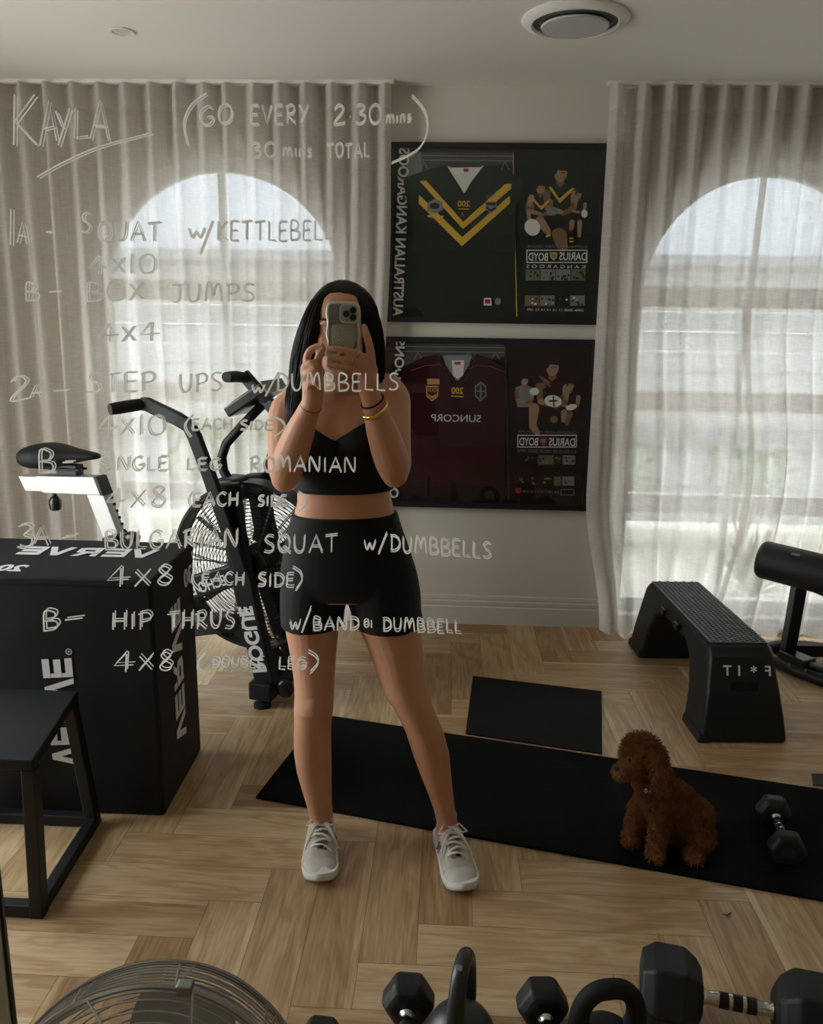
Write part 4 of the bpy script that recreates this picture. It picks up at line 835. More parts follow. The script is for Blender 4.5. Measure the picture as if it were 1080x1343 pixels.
for k in range(3):
    b = B(); a0_ = 2 * PI * k / 3 + 1.15; rows = []
    for i in range(9):
        r = .045 + (RF - .065) * i / 8; row = []
        for j in range(9):
            s_ = j / 8; sp_ = 1.15 * (.5 + .5 * math.sin(PI * (i / 8) ** .8)) if i else .9; row.append(fp(r, a0_ + (s_ - .5) * sp_ + .25 * i / 8, -.030 + (s_ - .5) * .055 - .01 * math.sin(PI * s_)))
        rows.append(row)
    V_ = [p for r_ in rows for p in r_]; V_ = V_ + [p + fn * .0014 for p in V_]; n_ = 81; F_ = []
    for i in range(8):
        for j in range(8): a = i * 9 + j; F_ += [(a, a + 1, a + 10, a + 9), (n_ + a, n_ + a + 9, n_ + a + 10, n_ + a + 1)]
    b.add(V_, F_); obj('blade', b, mat('fan_blade', (.42, .43, .43), .35, .9) if 'fan_blade' not in MATS else MATS['fan_blade'], t, True)
b = B(); b.rings([[fp(r, 2 * PI * q / 28, d) for q in range(28)] for r, d in ((.001, -.13), (.055, -.13), (.062, -.11), (.062, -.055), (.05, -.04), (.05, .01), (.04, .02), (.001, .022))]); obj('motor', b, darkgrey, t, True)
b = B(); b.tube([(fc.x - RF - .03, fc.y + .03, fc.z - .02), (fc.x - RF - .03, fc.y + .03, .06), (fc.x - RF - .03, fc.y + .03, .018), (fc.x - .12, fc.y + .03, .012), (fc.x + .12, fc.y + .03, .012), (fc.x + RF + .03, fc.y + .03, .018), (fc.x + RF + .03, fc.y + .03, .06), (fc.x + RF + .03, fc.y + .03, fc.z - .02)], .011, 10); b.tube([(fc.x - .22, fc.y - .13, .011), (fc.x - .22, fc.y + .17, .011)], .011, 8); b.tube([(fc.x + .22, fc.y - .13, .011), (fc.x + .22, fc.y + .17, .011)], .011, 8); obj('stand', b, blackm, t, True)

# ------------------------------------------------------------------ mirror edge and the handwriting on the looking-glass
MN = ray(462, 412).normalized(); MD = .905                             # the glass stands square to the line from lens to lens
def onmirror(x, y, back=0.0): d = ray(x, y).normalized(); return CO + d * (MD / d.dot(MN)) + MN * back
ink = bpy.data.materials.new('marker_ink'); ink.use_nodes = True; n, l = ink.node_tree.nodes, ink.node_tree.links
n.remove(n['Principled BSDF']); df = n.new('ShaderNodeBsdfDiffuse'); tl = n.new('ShaderNodeBsdfTranslucent'); mx = n.new('ShaderNodeMixShader'); mx.inputs[0].default_value = .88
df.inputs[0].default_value = tl.inputs[0].default_value = (.92, .92, .90, 1); l.new(df.outputs[0], mx.inputs[1]); l.new(tl.outputs[0], mx.inputs[2]); l.new(mx.outputs[0], n['Material Output'].inputs[0])
GL = {'A': (.8, [[(0, 0), (.42, 1), (.8, 0)], [(.16, .36), (.66, .36)]]), 'B': (.68, [[(.06, 0), (.06, 1), (.48, .95), (.55, .75), (.40, .56), (.08, .52)], [(.08, .52), (.55, .46), (.66, .25), (.5, .04), (.04, 0)]]),
 'C': (.68, [[(.66, .84), (.42, 1), (.12, .82), (.02, .5), (.14, .14), (.42, 0), (.66, .12)]]), 'D': (.72, [[(.08, 0), (.08, 1)], [(-.02, .98), (.42, .95), (.70, .66), (.66, .28), (.38, .03), (0, .02)]]),
 'E': (.58, [[(.56, 1), (.06, .98), (.04, .5), (.04, .03), (.56, 0)], [(.04, .52), (.48, .54)]]), 'G': (.76, [[(.66, .88), (.40, 1), (.10, .8), (.02, .45), (.16, .1), (.46, .02), (.68, .2), (.70, .42), (.40, .42)]]),
 'H': (.70, [[(.06, 1), (.04, 0)], [(.64, 1), (.62, 0)], [(.05, .5), (.63, .5)]]), 'I': (.20, [[(.1, .9), (.1, 0)]]), 'J': (.6, [[(.05, .98), (.66, 1)], [(.42, 1), (.40, .25), (.24, .02), (.02, .1)]]),
 'K': (.72, [[(.08, 1), (.06, 0)], [(.66, 1), (.08, .46), (.70, 0)]]), 'L': (.55, [[(.06, 1), (.04, .04), (.54, 0)]]), 'M': (.95, [[(.02, 0), (.12, .9), (.28, 1), (.42, .5), (.46, .3), (.54, .7), (.72, 1), (.84, .7), (.90, 0)]]),
 'N': (.8, [[(.04, 0), (.10, 1), (.66, .03), (.74, 1)]]), 'O': (.74, [[(.40, 1), (.12, .85), (.02, .48), (.14, .1), (.40, 0), (.66, .16), (.74, .54), (.62, .88), (.36, 1)]]), 'P': (.62, [[(.08, 0), (.10, 1)], [(-.02, .9), (.40, 1), (.62, .8), (.52, .54), (.10, .44)]]),
 'Q': (.78, [[(.44, 1), (.14, .85), (.04, .48), (.16, .1), (.40, 0), (.66, .16), (.74, .54), (.62, .9), (.36, 1)], [(.42, .3), (.80, -.08)]]), 'R': (.70, [[(.08, 0), (.10, .96)], [(-.04, .88), (.42, 1), (.60, .76), (.44, .54), (.10, .48), (.66, 0)]]),
 'S': (.62, [[(.60, .92), (.34, 1), (.10, .84), (.20, .6), (.48, .44), (.58, .2), (.36, .01), (.02, .06)]]), 'T': (.72, [[(-.02, .92), (.72, 1)], [(.36, .96), (.34, 0)]]), 'U': (.72, [[(.04, 1), (.06, .3), (.26, .01), (.52, .1), (.64, .5), (.66, 1)]]),
 'V': (.72, [[(.02, 1), (.34, 0), (.70, 1)]]), 'Y': (.7, [[(.02, 1), (.34, .5)], [(.68, 1), (.14, 0)]]), 'X': (.66, [[(.04, .9), (.62, .04)], [(.62, .95), (.02, 0)]]), 'x': (.6, [[(.04, .78), (.56, .04)], [(.56, .8), (.02, 0)]]), 'W': (.8, [[(.02, .9), (.20, 0), (.40, .6), (.58, 0), (.80, .95)]]),
 '0': (.72, [[(.40, 1), (.12, .85), (.02, .48), (.14, .1), (.40, 0), (.66, .16), (.72, .54), (.62, .88), (.38, 1)]]), '1': (.2, [[(.1, 1), (.08, 0)]]), '2': (.72, [[(.06, .78), (.30, 1), (.56, .9), (.58, .66), (.02, .02), (.72, .06)]]), '3': (.66, [[(.06, .95), (.40, 1), (.58, .82), (.28, .56), (.60, .40), (.56, .12), (.26, 0), (0, .1)]]),
 '4': (.82, [[(.50, 1), (.02, .34), (.82, .38)], [(.54, .96), (.50, 0)]]), '8': (.62, [[(.54, .84), (.32, 1), (.12, .82), (.30, .55), (.56, .30), (.42, .02), (.16, .04), (.08, .26), (.34, .55), (.54, .84)]]), '-': (.6, [[(.0, .5), (.6, .54)]]), '/': (.5, [[(.5, 1.2), (.0, -.25)]]), ':': (.2, [[(.1, .75), (.1, .68)], [(.1, .25), (.1, .18)]]), '.': (.2, [[(.1, .4), (.1, .34)]]),
 'm': (.85, [[(.04, 0), (.08, .6)], [(.08, .45), (.25, .62), (.40, .4), (.42, 0)], [(.42, .4), (.60, .62), (.76, .4), (.80, 0)]]), 'i': (.2, [[(.1, .55), (.1, 0)]]), 'n': (.5, [[(.04, 0), (.06, .58)], [(.06, .42), (.26, .6), (.40, .4), (.44, 0)]]), 's': (.42, [[(.38, .55), (.16, .56), (.12, .38), (.34, .26), (.32, .06), (.04, .02)]])}
def catmull(q, k=4):
    if len(q) < 3: return q
    o = []
    for i in range(len(q) - 1):
        p0, p1, p2, p3 = q[max(i - 1, 0)], q[i], q[i + 1], q[min(i + 2, len(q) - 1)]
        for j in range(k):
            t_ = j / k; o.append(tuple(.5 * (2 * p1[c_] + (p2[c_] - p0[c_]) * t_ + (2 * p0[c_] - 5 * p1[c_] + 4 * p2[c_] - p3[c_]) * t_ ** 2 + (3 * p1[c_] - p0[c_] - 3 * p2[c_] + p3[c_]) * t_ ** 3) for c_ in (0, 1)))
    return o + [q[-1]]
wr = random.Random(11)
def strokes(s, x0, x1, yb0, yb1, h):          # one word: left, right, baseline at both ends, letter height (all in photograph pixels)
    tot = sum(GL[c_][0] for c_ in s) + .22 * (len(s) - 1); k = (x1 - x0) / tot; x = x0; out = []
    for c_ in s:
        w_, ss_ = GL[c_]; dy = wr.uniform(-.04, .04) * h
        for q in ss_:
            qq = [(x + u * k, lerp(yb0, yb1, (x + u * k - x0) / max(1, x1 - x0)) - v * h + dy) for u, v in q]; out.append(catmull(qq) if len(q) > 3 else qq)
        x += (w_ + .22) * k
    return out
def writing(label, words_, extra=(), wd=.00098):
    first = words_[0]; c_ = onmirror(first[1], first[3]); t = thing('handwriting', label, 'writing', c_, 'workout notes in white marker on the mirror')
    parts = [('word', strokes(*a_)) for a_ in words_] + [('stroke', [catmull(list(q))]) for q in extra]
    for nm, lines in parts:
        b = B()
        for back in (.0006, .0090):           # the ink, and its own image in the silvering behind the glass
            for q in lines:
                pts = []
                for p in q:
                    if not pts or math.hypot(p[0] - pts[-1][0], p[1] - pts[-1][1]) > .4: pts.append(p)
                if len(pts) < 2: continue
                W_ = [onmirror(x, y) + MN * back for x, y in pts]; b.tube(W_, wd * (1 if back < .001 else .75) * wr.uniform(.85, 1.1), 5, up=MN, flat=.35)
        obj(nm, b, ink, t, fix=False)
writing('underlined name in big white marker capitals at the top left of the mirror', [('K', 15, 48, 190, 190, 66), ('A', 52, 74, 190, 184, 56), ('Y', 72, 92, 190, 186, 46), ('L', 96, 116, 182, 178, 40), ('A', 118, 142, 182, 184, 52)], [[(48, 232), (80, 214), (130, 192), (199, 174)]])
writing('white marker note in big brackets at the top, the words go every and total', [('GO', 262, 304, 165, 161, 25), ('EVERY', 329, 405, 162, 160, 24), ('2.30', 438, 500, 162, 161, 25), ('mins', 507, 540, 159, 158, 15), ('30', 328, 362, 206, 205, 19), ('mins', 371, 409, 204, 205, 18), ('TOTAL', 429, 485, 205, 205, 18)], [[(271, 122), (252, 136), (241, 160), (246, 190)], [(541, 124), (558, 145), (561, 172), (548, 196), (514, 213)]])
writing('white marker line naming squats with a kettlebell across the left window arch', [('1', 10, 18, 320, 320, 48), ('A', 22, 35, 318, 320, 28), ('-', 60, 68, 318, 318, 26), ('S', 106, 118, 304, 304, 26), ('QUAT', 128, 210, 316, 316, 25), ('W', 247, 268, 312, 312, 14), ('/', 262, 279, 326, 326, 30), ('KETTLEBELL', 285, 437, 315, 314, 25)])
writing('white marker four times ten alone under the kettlebell squat line', [('4x10', 115, 203, 360, 357, 25)])
writing('white marker line naming box jumps, level with the top window rail', [('B', 33, 48, 395, 395, 23), ('-', 64, 78, 394, 394, 22), ('BOX', 113, 188, 396, 393, 24), ('JUMPS', 225, 333, 396, 394, 23)])
writing('white marker four times four under the box jumps line', [('4x4', 129, 207, 450, 447, 25)])
writing('white marker line naming step ups with dumbbells, ending over the woman', [('2', 12, 37, 526, 524, 32), ('A', 39, 53, 521, 521, 17), ('-', 70, 88, 523, 523, 20), ('STEP', 114, 202, 515, 512, 25), ('UPS', 235, 290, 515, 513, 24), ('W', 330, 347, 515, 515, 11), ('/', 348, 365, 514, 514, 22), ('DUMBBELLS', 363, 523, 512, 512, 22)])
writing('white marker four times ten, each side, beside the bike handle', [('4x10', 127, 215, 572, 570, 26), ('EACH', 252, 304, 564, 564, 14), ('SIDE', 315, 357, 564, 564, 12)], [[(252, 545), (243, 555), (243, 564), (250, 574)], [(358, 547), (370, 553), (373, 562), (361, 573)]])
writing('white marker line naming single leg romanian, over the bike saddle', [('B', 50, 70, 622, 622, 30), ('-', 82, 96, 617, 617, 20), ('SINGLE', 129, 219, 618, 617, 18), ('LEG', 245, 290, 617, 617, 15), ('ROMANIAN', 328, 467, 619, 620, 19)])
writing('white marker four times eight, each side, across the bike mast cover', [('4x8', 137, 217, 668, 665, 26), ('EACH', 253, 312, 665, 664, 17), ('SIDE', 338, 376, 664, 664, 13)], [[(252, 646), (247, 655), (249, 664)], [(391, 646), (400, 653), (401, 662), (392, 671)]])
writing('white marker line naming bulgarian squats with dumbbells, along the padded box lid', [('3', 22, 43, 720, 718, 31), ('A', 42, 63, 716, 716, 24), ('-', 82, 100, 718, 716, 24), ('BULGARIAN', 137, 312, 721, 719, 23), ('SQUAT', 346, 443, 725, 725, 22), ('W', 478, 493, 721, 721, 12), ('/', 497, 508, 722, 722, 19), ('DUMBBELLS', 513, 645, 724, 733, 20)])
writing('white marker four times eight, each side, across the padded box front', [('4x8', 140, 226, 770, 768, 25), ('EACH', 265, 320, 768, 768, 15), ('SIDE', 338, 386, 770, 770, 16)], [[(264, 743), (253, 753), (253, 766), (263, 776)], [(384, 745), (394, 752), (396, 762), (388, 775)]])
writing('white marker line naming hip thrusts with band or dumbbell, below the shorts', [('B', 56, 76, 828, 826, 25), ('-', 85, 108, 824, 822, 22), ('HIP', 147, 198, 827, 825, 22), ('THRUST', 220, 326, 826, 824, 22), ('W', 380, 394, 826, 826, 11), ('/', 396, 408, 825, 825, 22), ('BAND', 411, 471, 827, 827, 15), ('O', 478, 484, 823, 823, 8), ('i', 486, 489, 823, 823, 12), ('DUMBBELL', 503, 606, 828, 831, 15)])
writing('white marker four times eight, double leg, lowest line of all', [('4x8', 149, 227, 881, 880, 24), ('DOUBLE', 278, 346, 876, 876, 11), ('LEG', 366, 402, 878, 878, 13)], [[(270, 858), (260, 868), (260, 880), (270, 888)], [(404, 856), (415, 863), (417, 872), (407, 884)]])
mx_ = onmirror(3.5, 1200); side = Vector((MN.y, -MN.x, 0)).normalized()
b = B().bar(Vector((mx_.x, mx_.y, 0)), Vector((mx_.x, mx_.y, 2.2)), .004, .006, MN); structure(obj('trim_1', b, mat('mirror_edge', (.02, .022, .022), .2)))
b = B().bar(Vector((mx_.x, mx_.y, 0)) - side * .062, Vector((mx_.x, mx_.y, H)) - side * .062, .118, .02, MN); structure(obj('wall_mirror_side', b, wall_m))

# ------------------------------------------------------------------ the woman
skin = mat('skin', (.57, .30, .19), .5, spec=.3, noise=.09, nscale=14, sss=.10, bump=.15, bscale=220)
blackfab = mat('black_stretch_fabric', (.0065, .0066, .0075), .75, spec=.25, sheen=.05)
hair_m = mat('dark_hair', (.009, .007, .0062), .42, spec=.28)
woman = thing('person', 'woman in black crop top and shorts standing with a phone held before her face', 'person', (-.15, 2.1, 0))
TORSO = [(497, 436, 464, 2.115, .045, .045), (506, 430, 471, 2.115, .052, .052), (512, 414, 490, 2.115, .058, .060), (519, 392, 508, 2.115, .066, .068), (528, 378, 519, 2.115, .076, .076), (542, 374, 519, 2.11, .088, .082), (560, 381, 515, 2.105, .098, .085), (590, 387, 511, 2.10, .100, .085), (615, 390, 511, 2.10, .092, .082), (640, 391, 512, 2.10, .086, .078), (658, 391, 514, 2.10, .084, .078), (672, 387, 518, 2.10, .086, .084), (692, 382, 524, 2.10, .092, .094), (715, 377, 532, 2.10, .098, .108), (745, 372, 542, 2.10, .100, .118), (765, 371, 547, 2.10, .098, .112), (780, 374, 548, 2.10, .086, .092)]
TR = []
for y, xl, xr, Y, bf, bb in TORSO:
    a_, c_ = at(xl, y, Y), at(xr, y, Y); TR.append(((a_.z + c_.z) / 2, (a_.x + c_.x) / 2, (c_.x - a_.x) / 2, Y, bf, bb, (c_.z - a_.z) / (c_.x - a_.x)))
def tor(z):
    if z >= TR[0][0]: return TR[0]
    for p, q in zip(TR, TR[1:]):
        if q[0] <= z <= p[0]:
            t_ = (p[0] - z) / (p[0] - q[0]); t_ = t_; return tuple(lerp(u, v, t_) for u, v in zip(p, q))
    return TR[-1]
ZBUST = at(440, 588, 2.0).z
def surf(z, a, off=0.0):                      # the trunk's surface at height z, angle a (0 = picture right, 90 deg = towards the mirror)
    _, cx, hw, Y, bf, bb, sl = tor(z); c, s = math.cos(a), math.sin(a); e = .86
    x = math.copysign(abs(c) ** e, c) * (hw + off); y = math.copysign(abs(s) ** e, s) * ((bf if s > 0 else bb) + off)
    if s > 0:
        for bx_ in (-.056, .056): y += .030 * math.exp(-((x - bx_) / .040) ** 2 - ((z - ZBUST) / .042) ** 2) * min(1, s * 1.6)
        y -= .006 * math.exp(-(x / .010) ** 2) * math.exp(-((z - ZBUST - .03) / .06) ** 2)
    return Vector((cx + x, Y - y, z + x * sl))
body = B(); NS = 40
zs = [TR[0][0] + (TR[-1][0] - TR[0][0]) * k / 60 for k in range(61)]
body.rings([[surf(z, 2 * PI * q / NS) for q in range(NS)] for z in zs])
def limbrings(rows, scale=1.0, off=0.0, seg=24):
    R_ = []
    for y, xl, xr, Y, d in rows:
        a_, c_ = at(xl, y, Y), at(xr, y, Y); c0 = (a_ + c_) / 2; hw = (c_ - a_).length / 2 * scale + off
        R_.append([Vector((c0.x + hw * math.cos(q), c0.y - hw * d * math.sin(q), c0.z + (c_.z - a_.z) * .5 * math.cos(q))) for q in [2 * PI * k / seg for k in range(seg)]])
    return R_
LEGL = [(745, 374, 462, 2.10, 1.0), (775, 371, 456, 2.10, 1.02), (800, 371, 449.5, 2.095, 1.05), (818, 374, 446, 2.09, 1.08), (838, 378, 443, 2.085, 1.1), (860, 382, 441, 2.08, 1.1), (890, 386, 439, 2.07, 1.08), (912, 387, 438.5, 2.06, 1.08), (928, 386, 437.5, 2.055, 1.08), (945, 386.5, 435, 2.065, 1.05), (962, 386, 434.5, 2.08, 1.06), (985, 386, 434.5, 2.095, 1.12), (1010, 390, 435, 2.11, 1.15), (1035, 397, 435, 2.125, 1.12), (1055, 403, 435.5, 2.14, 1.1), (1075, 408, 437.5, 2.155, 1.15), (1095, 408, 438, 2.165, 1.25)]
LEGR = [(745, 455, 543, 2.10, 1.0), (775, 455, 549, 2.10, 1.02), (800, 463.5, 550, 2.095, 1.05), (820, 470, 552, 2.09, 1.08), (840, 480, 554, 2.085, 1.1), (862, 488.5, 556, 2.08, 1.1), (890, 497, 558, 2.07, 1.08), (908, 504, 562, 2.06, 1.08), (925, 516, 567, 2.055, 1.08), (942, 525, 574, 2.06, 1.05), (960, 533, 582, 2.07, 1.06), (988, 542, 589.5, 2.085, 1.12), (1015, 552, 592, 2.105, 1.15), (1040, 562, 594.5, 2.125, 1.12), (1060, 569, 597, 2.14, 1.1), (1078, 573, 600.5, 2.15, 1.15), (1098, 576, 604, 2.16, 1.25)]
for rows in (LEGL, LEGR): body.rings(limbrings(rows))
for x, y in ((411, 927), (543, 928)):         # kneecaps
    body.ball(at(x, y, 2.013), (.026, .016, .030), 12, 8)
def chain(pts, seg=12, flat=1.0, up=None):    # (px, py, Y, radius)
    P_ = [at(p[0], p[1], p[2]) for p in pts]; rr = [p[3] for p in pts]; out, ro = [], []
    for i in range(len(P_) - 1):              # smooth in-between points
        p0, p1, p2, p3 = P_[max(i - 1, 0)], P_[i], P_[i + 1], P_[min(i + 2, len(P_) - 1)]
        for j in range(4):
            t_ = j / 4; out.append(.5 * (2 * p1 + (p2 - p0) * t_ + (2 * p0 - 5 * p1 + 4 * p2 - p3) * t_ ** 2 + (3 * p1 - p0 - 3 * p2 + p3) * t_ ** 3)); ro.append(lerp(rr[i], rr[i + 1], t_))
    out.append(P_[-1]); ro.append(rr[-1]); body.tube(out, ro, seg, flat=flat, up=up)
    body.ball(out[-1], ro[-1] * .98, 10, 8); body.ball(out[0], ro[0] * .98, 10, 8)
chain([(392, 531, 2.11, .050), (379, 541, 2.105, .050), (375, 560, 2.08, .047), (374.5, 590, 2.03, .045), (374, 616, 1.99, .042), (373, 628, 1.975, .033)], 16)
chain([(373, 628, 1.975, .034), (377, 612, 1.955, .041), (383, 594, 1.935, .041), (392, 570, 1.91, .036), (402, 545, 1.885, .027), (409, 530, 1.870, .0235)], 16)
chain([(505, 514, 2.11, .050), (513, 525, 2.105, .050), (515, 545, 2.08, .046), (516, 580, 2.03, .044), (518, 610, 1.99, .041), (518, 622, 1.975, .033)], 16)
chain([(518, 622, 1.975, .034), (515, 607, 1.955, .042), (509, 588, 1.935, .042), (500, 562, 1.91, .036), (492, 538, 1.885, .027), (487, 521, 1.870, .0235)], 16)
# the hand at the picture's right: palm beside the phone, index finger up its side, three fingers across its back, thumb on the screen side
chain([(487, 522, 1.870, .023), (484, 508, 1.865, .025), (482.5, 493, 1.860, .024), (481.5, 481, 1.857, .018)], 14)
chain([(484, 497, 1.862, .020), (487, 484, 1.858, .016)], 12)
chain([(486, 488, 1.856, .0125), (487, 470, 1.850, .0105), (483.5, 449, 1.842, .0095), (479.5, 436, 1.840, .0088), (477.5, 428, 1.840, .0072)])
PHY = 1.840
for pts in ([(479.5, 475, 1.853, .0085), (474.5, 466.5, 1.830, .0080), (455, 460, PHY - .0157, .0075), (442, 457.5, PHY - .0157, .0070), (434.5, 456.4, PHY - .0152, .0060)],
            [(478.5, 485, 1.853, .0085), (473.5, 476, 1.830, .0080), (452, 471.3, PHY - .0157, .0075), (439, 468.6, PHY - .0157, .0070), (431, 467.6, PHY - .0147, .0060)],
            [(477.5, 494, 1.853, .0085), (472, 486.5, 1.832, .0076), (452, 482.6, PHY - .0152, .0071), (441, 480.4, PHY - .0152, .0065), (433, 479.4, PHY - .0142, .0056)]):
    chain(pts)
chain([(481, 497, 1.872, .013), (474, 484, 1.874, .011), (468, 470, 1.868, .0095), (463, 459, 1.862, .008)])
# the hand at the picture's left: index finger and thumb pinch the phone's edge, three fingers curled
chain([(409, 531, 1.870, .0235), (411, 517, 1.862, .025), (411, 503, 1.856, .026), (409, 490, 1.852, .022)], 14)
chain([(404, 484, 1.852, .0105), (402.5, 472, 1.845, .0096), (406.5, 460.5, 1.838, .0088), (416, 455, 1.834, .0080), (423.2, 452.8, 1.834, .0064)])
chain([(419, 502, 1.850, .0130), (417, 486, 1.838, .0112), (417.5, 472, 1.829, .0098), (421, 462.5, 1.829, .0088), (424.6, 456.5, 1.831, .0066)])
chain([(401, 494, 1.850, .0105), (399.5, 483, 1.834, .0098), (406, 476.5, 1.820, .0090), (413.5, 480, 1.814, .0082), (417, 487.5, 1.818, .0070)])
chain([(401.5, 502, 1.850, .0102), (401, 493.5, 1.830, .0095), (408, 489, 1.818, .0088), (415, 492, 1.814, .0080), (419, 498.5, 1.820, .0068)])
chain([(404, 511, 1.854, .0095), (404.5, 504, 1.832, .0087), (411, 501, 1.822, .0080), (416.5, 503, 1.818, .0073), (420, 508.5, 1.826, .0062)])
# head and neck
HC = at(449, 432, 2.075); ZC = at(449, 496, 2.0).z; ZT = at(449, 371, 2.08).z; HH = ZT - ZC
hr_ = []
for t_, a_, f, bk in ((0, .018, -.072, -.035), (.05, .034, -.084, -.012), (.13, .046, -.089, .012), (.24, .055, -.090, .045), (.36, .061, -.089, .07), (.48, .064, -.087, .088), (.60, .066, -.088, .095), (.72, .066, -.084, .097), (.83, .061, -.070, .090), (.92, .046, -.046, .072), (.975, .024, -.02, .045)):
    cy = (f + bk) / 2; hy = (bk - f) / 2; hr_.append([Vector((HC.x + a_ * math.copysign(abs(math.cos(q)) ** .82, math.cos(q)), HC.y + cy + hy * math.copysign(abs(math.sin(q)) ** .82, math.sin(q)), ZC + HH * t_)) for q in [2 * PI * k / 28 for k in range(28)]])
body.rings(hr_)
fz = lambda t_: ZC + HH * t_
fp_ = lambda x, t_, f: Vector((HC.x + x, HC.y + f, fz(t_)))
body.tube([fp_(0, .52, -.088), fp_(0, .42, -.099), fp_(0, .345, -.108), fp_(0, .32, -.100)], [.008, .0095, .012, .009], 10)
for s_ in (-1, 1):
    body.ball(fp_(s_ * .010, .33, -.097), (.008, .010, .007), 10, 8); body.tube([fp_(s_ * .012, .575, -.090), fp_(s_ * .030, .59, -.086), fp_(s_ * .042, .570, -.074)], [.006, .0065, .005], 8)
    body.ball(fp_(s_ * .030, .39, -.064), (.022, .020, .022), 12, 8); body.ball(fp_(s_ * .028, .525, -.070), (.0145, .0125, .0085), 12, 8); body.ball(fp_(s_ * .066, .46, .012), (.007, .018, .028), 10, 8)
body.tube([fp_(-.024, .205, -.084), fp_(-.008, .218, -.094), fp_(.008, .218, -.094), fp_(.024, .205, -.084)], [.003, .0052, .0052, .003], 8)
body.tube([fp_(-.022, .195, -.084), fp_(0, .180, -.094), fp_(.022, .195, -.084)], [.003, .0062, .003], 8)
body.tube([Vector((HC.x, 2.125, at(449, 520, 2.1).z)), Vector((HC.x, 2.112, fz(.0))), Vector((HC.x, 2.10, fz(.25)))], [.056, .049, .050], 20)
for s_, px_ in ((-1, 0), (1, 0)):             # collar bones
    b0 = at(449 + s_ * 8, 523, 2.05); b1 = at(449 + s_ * 52, 517 - 4 * s_, 2.07); body.tube([b0, (b0 + b1) / 2 + Vector((0, -.004, 0)), b1], [.007, .006, .005], 8)
me = remesh(body, .0036, 3, .5); me.transform(Matrix.Translation(-woman.location)); finish('body', me, skin, woman, True, fix=False)
nail = mat('nail', (.62, .36, .30), .3)
for x, y, Y in ((435, 456.2, PHY - .0217), (431.6, 467.4, PHY - .0211), (433.6, 479.2, PHY - .0199), (422.6, 452.2, 1.8268), (423.8, 457.2, 1.8238)):
    obj('fingernail', B().ball(at(x, y, Y), (.0048, .0014, .0038), 12, 8), nail, woman, True)
for s_ in (-1, 1):
    e_ = obj('eye', B().ball(fp_(s_ * .027, .495, -.0705), .0112, 18, 12), mat('eye_white', (.7, .68, .65), .25) if 'eye_white' not in MATS else MATS['eye_white'], woman, True)
    obj('iris', B().ball(fp_(s_ * .027, .495, -.0796), (.0052, .0028, .0052), 14, 8), mat('iris_brown', (.05, .025, .012), .2) if 'iris_brown' not in MATS else MATS['iris_brown'], e_, True)
    obj('eyebrow', B().tube([fp_(s_ * .014, .585, -.0935), fp_(s_ * .032, .612, -.089), fp_(s_ * .045, .590, -.080)], [.0022, .003, .0015], 8), hair_m, woman, True)
obj('lips', B().tube([fp_(-.022, .200, -.0865), fp_(-.008, .212, -.0975), fp_(.008, .212, -.0975), fp_(.022, .200, -.0865)], [.002, .0042, .0042, .002], 8).tube([fp_(-.020, .194, -.0865), fp_(0, .183, -.0985), fp_(.020, .194, -.0865)], [.002, .0048, .002], 8), mat('lip', (.36, .14, .12), .35), woman, True)
# crop top
zh = at(449, 639.5, 2.1).z; vx = at(440, 581, 2.0).x; vz = at(440, 580, 1.985).z
def ztop(a):
    p = surf(ZBUST, a); dx = p.x - vx; s = math.sin(a)
    z = vz + (abs(dx) * (.70 if dx < 0 else .66)); zside = at(449, 572, 2.1).z
    z = min(z, vz + .062)
    edge = .105
    if s <= 0.12 or abs(dx) > edge + .02: return zside + .0 * s
    if abs(dx) > edge - .035: return lerp(min(z, vz + .062), zside, ss(edge - .035, edge + .02, abs(dx)))
    return z
NT = 120; NV = 26; G = []
for i in range(NV + 1):
    v = i / NV; row = []
    for q in range(NT):
        a = 2 * PI * q / NT; row.append(surf(lerp(zh, ztop(a), v), a, .0055 + (.0012 if v < .10 else 0)))
    G.append(row)
b = B(); V_ = [p for r_ in G for p in r_]; F_ = [(i * NT + q, i * NT + (q + 1) % NT, (i + 1) * NT + (q + 1) % NT, (i + 1) * NT + q) for i in range(NV) for q in range(NT)]; b.add(V_, F_)
ct = obj('crop_top', b, blackfab, woman, True, angle=180); md = ct.modifiers.new('cloth', 'SOLIDIFY'); md.thickness = .003; md.offset = 1
for x0, x1 in ((403, 398), (487, 497)):
    z0_ = at(x0, 561, 2.0).z; P_ = []
    for k in range(9):
        t_ = k / 8; X_ = lerp(at(x0, 560, 2.02).x, at(x1, 520, 2.09).x, t_); z = lerp(z0_, at(x1, 515, 2.1).z + .004, t_)
        _, cx, hw, Y, bf, bb, sl = tor(z); u_ = max(-1, min(1, (X_ - cx) / hw)); P_.append(Vector((X_, Y - (bf * math.sqrt(max(0, 1 - u_ * u_)) + .004), z)))
    obj('strap', B().tube(P_, .009, 8, flat=.3, up=(0, -1, 0)), blackfab, woman, True)
# shorts
b = B(); zt_, zb_ = at(449, 671, 2.1).z, at(449, 777, 2.1).z
b.rings([[surf(lerp(zt_, zb_, k / 26), 2 * PI * q / NS, .0065) for q in range(NS)] for k in range(27)])
def cut(rows, yend, xe):
    o = [r_ for r_ in rows if r_[0] < yend - 6]; return o + [(yend, xe[0], xe[1], 2.09, 1.08)]
b.rings(limbrings(cut(LEGL, 818, (372.5, 447.5)), 1, .006)); b.rings(limbrings(cut(LEGR, 818, (468, 553.5)), 1, .006))
me = remesh(b, .0045, 4, .5); me.transform(Matrix.Translation(-woman.location)); finish('shorts', me, blackfab, woman, True, fix=False)
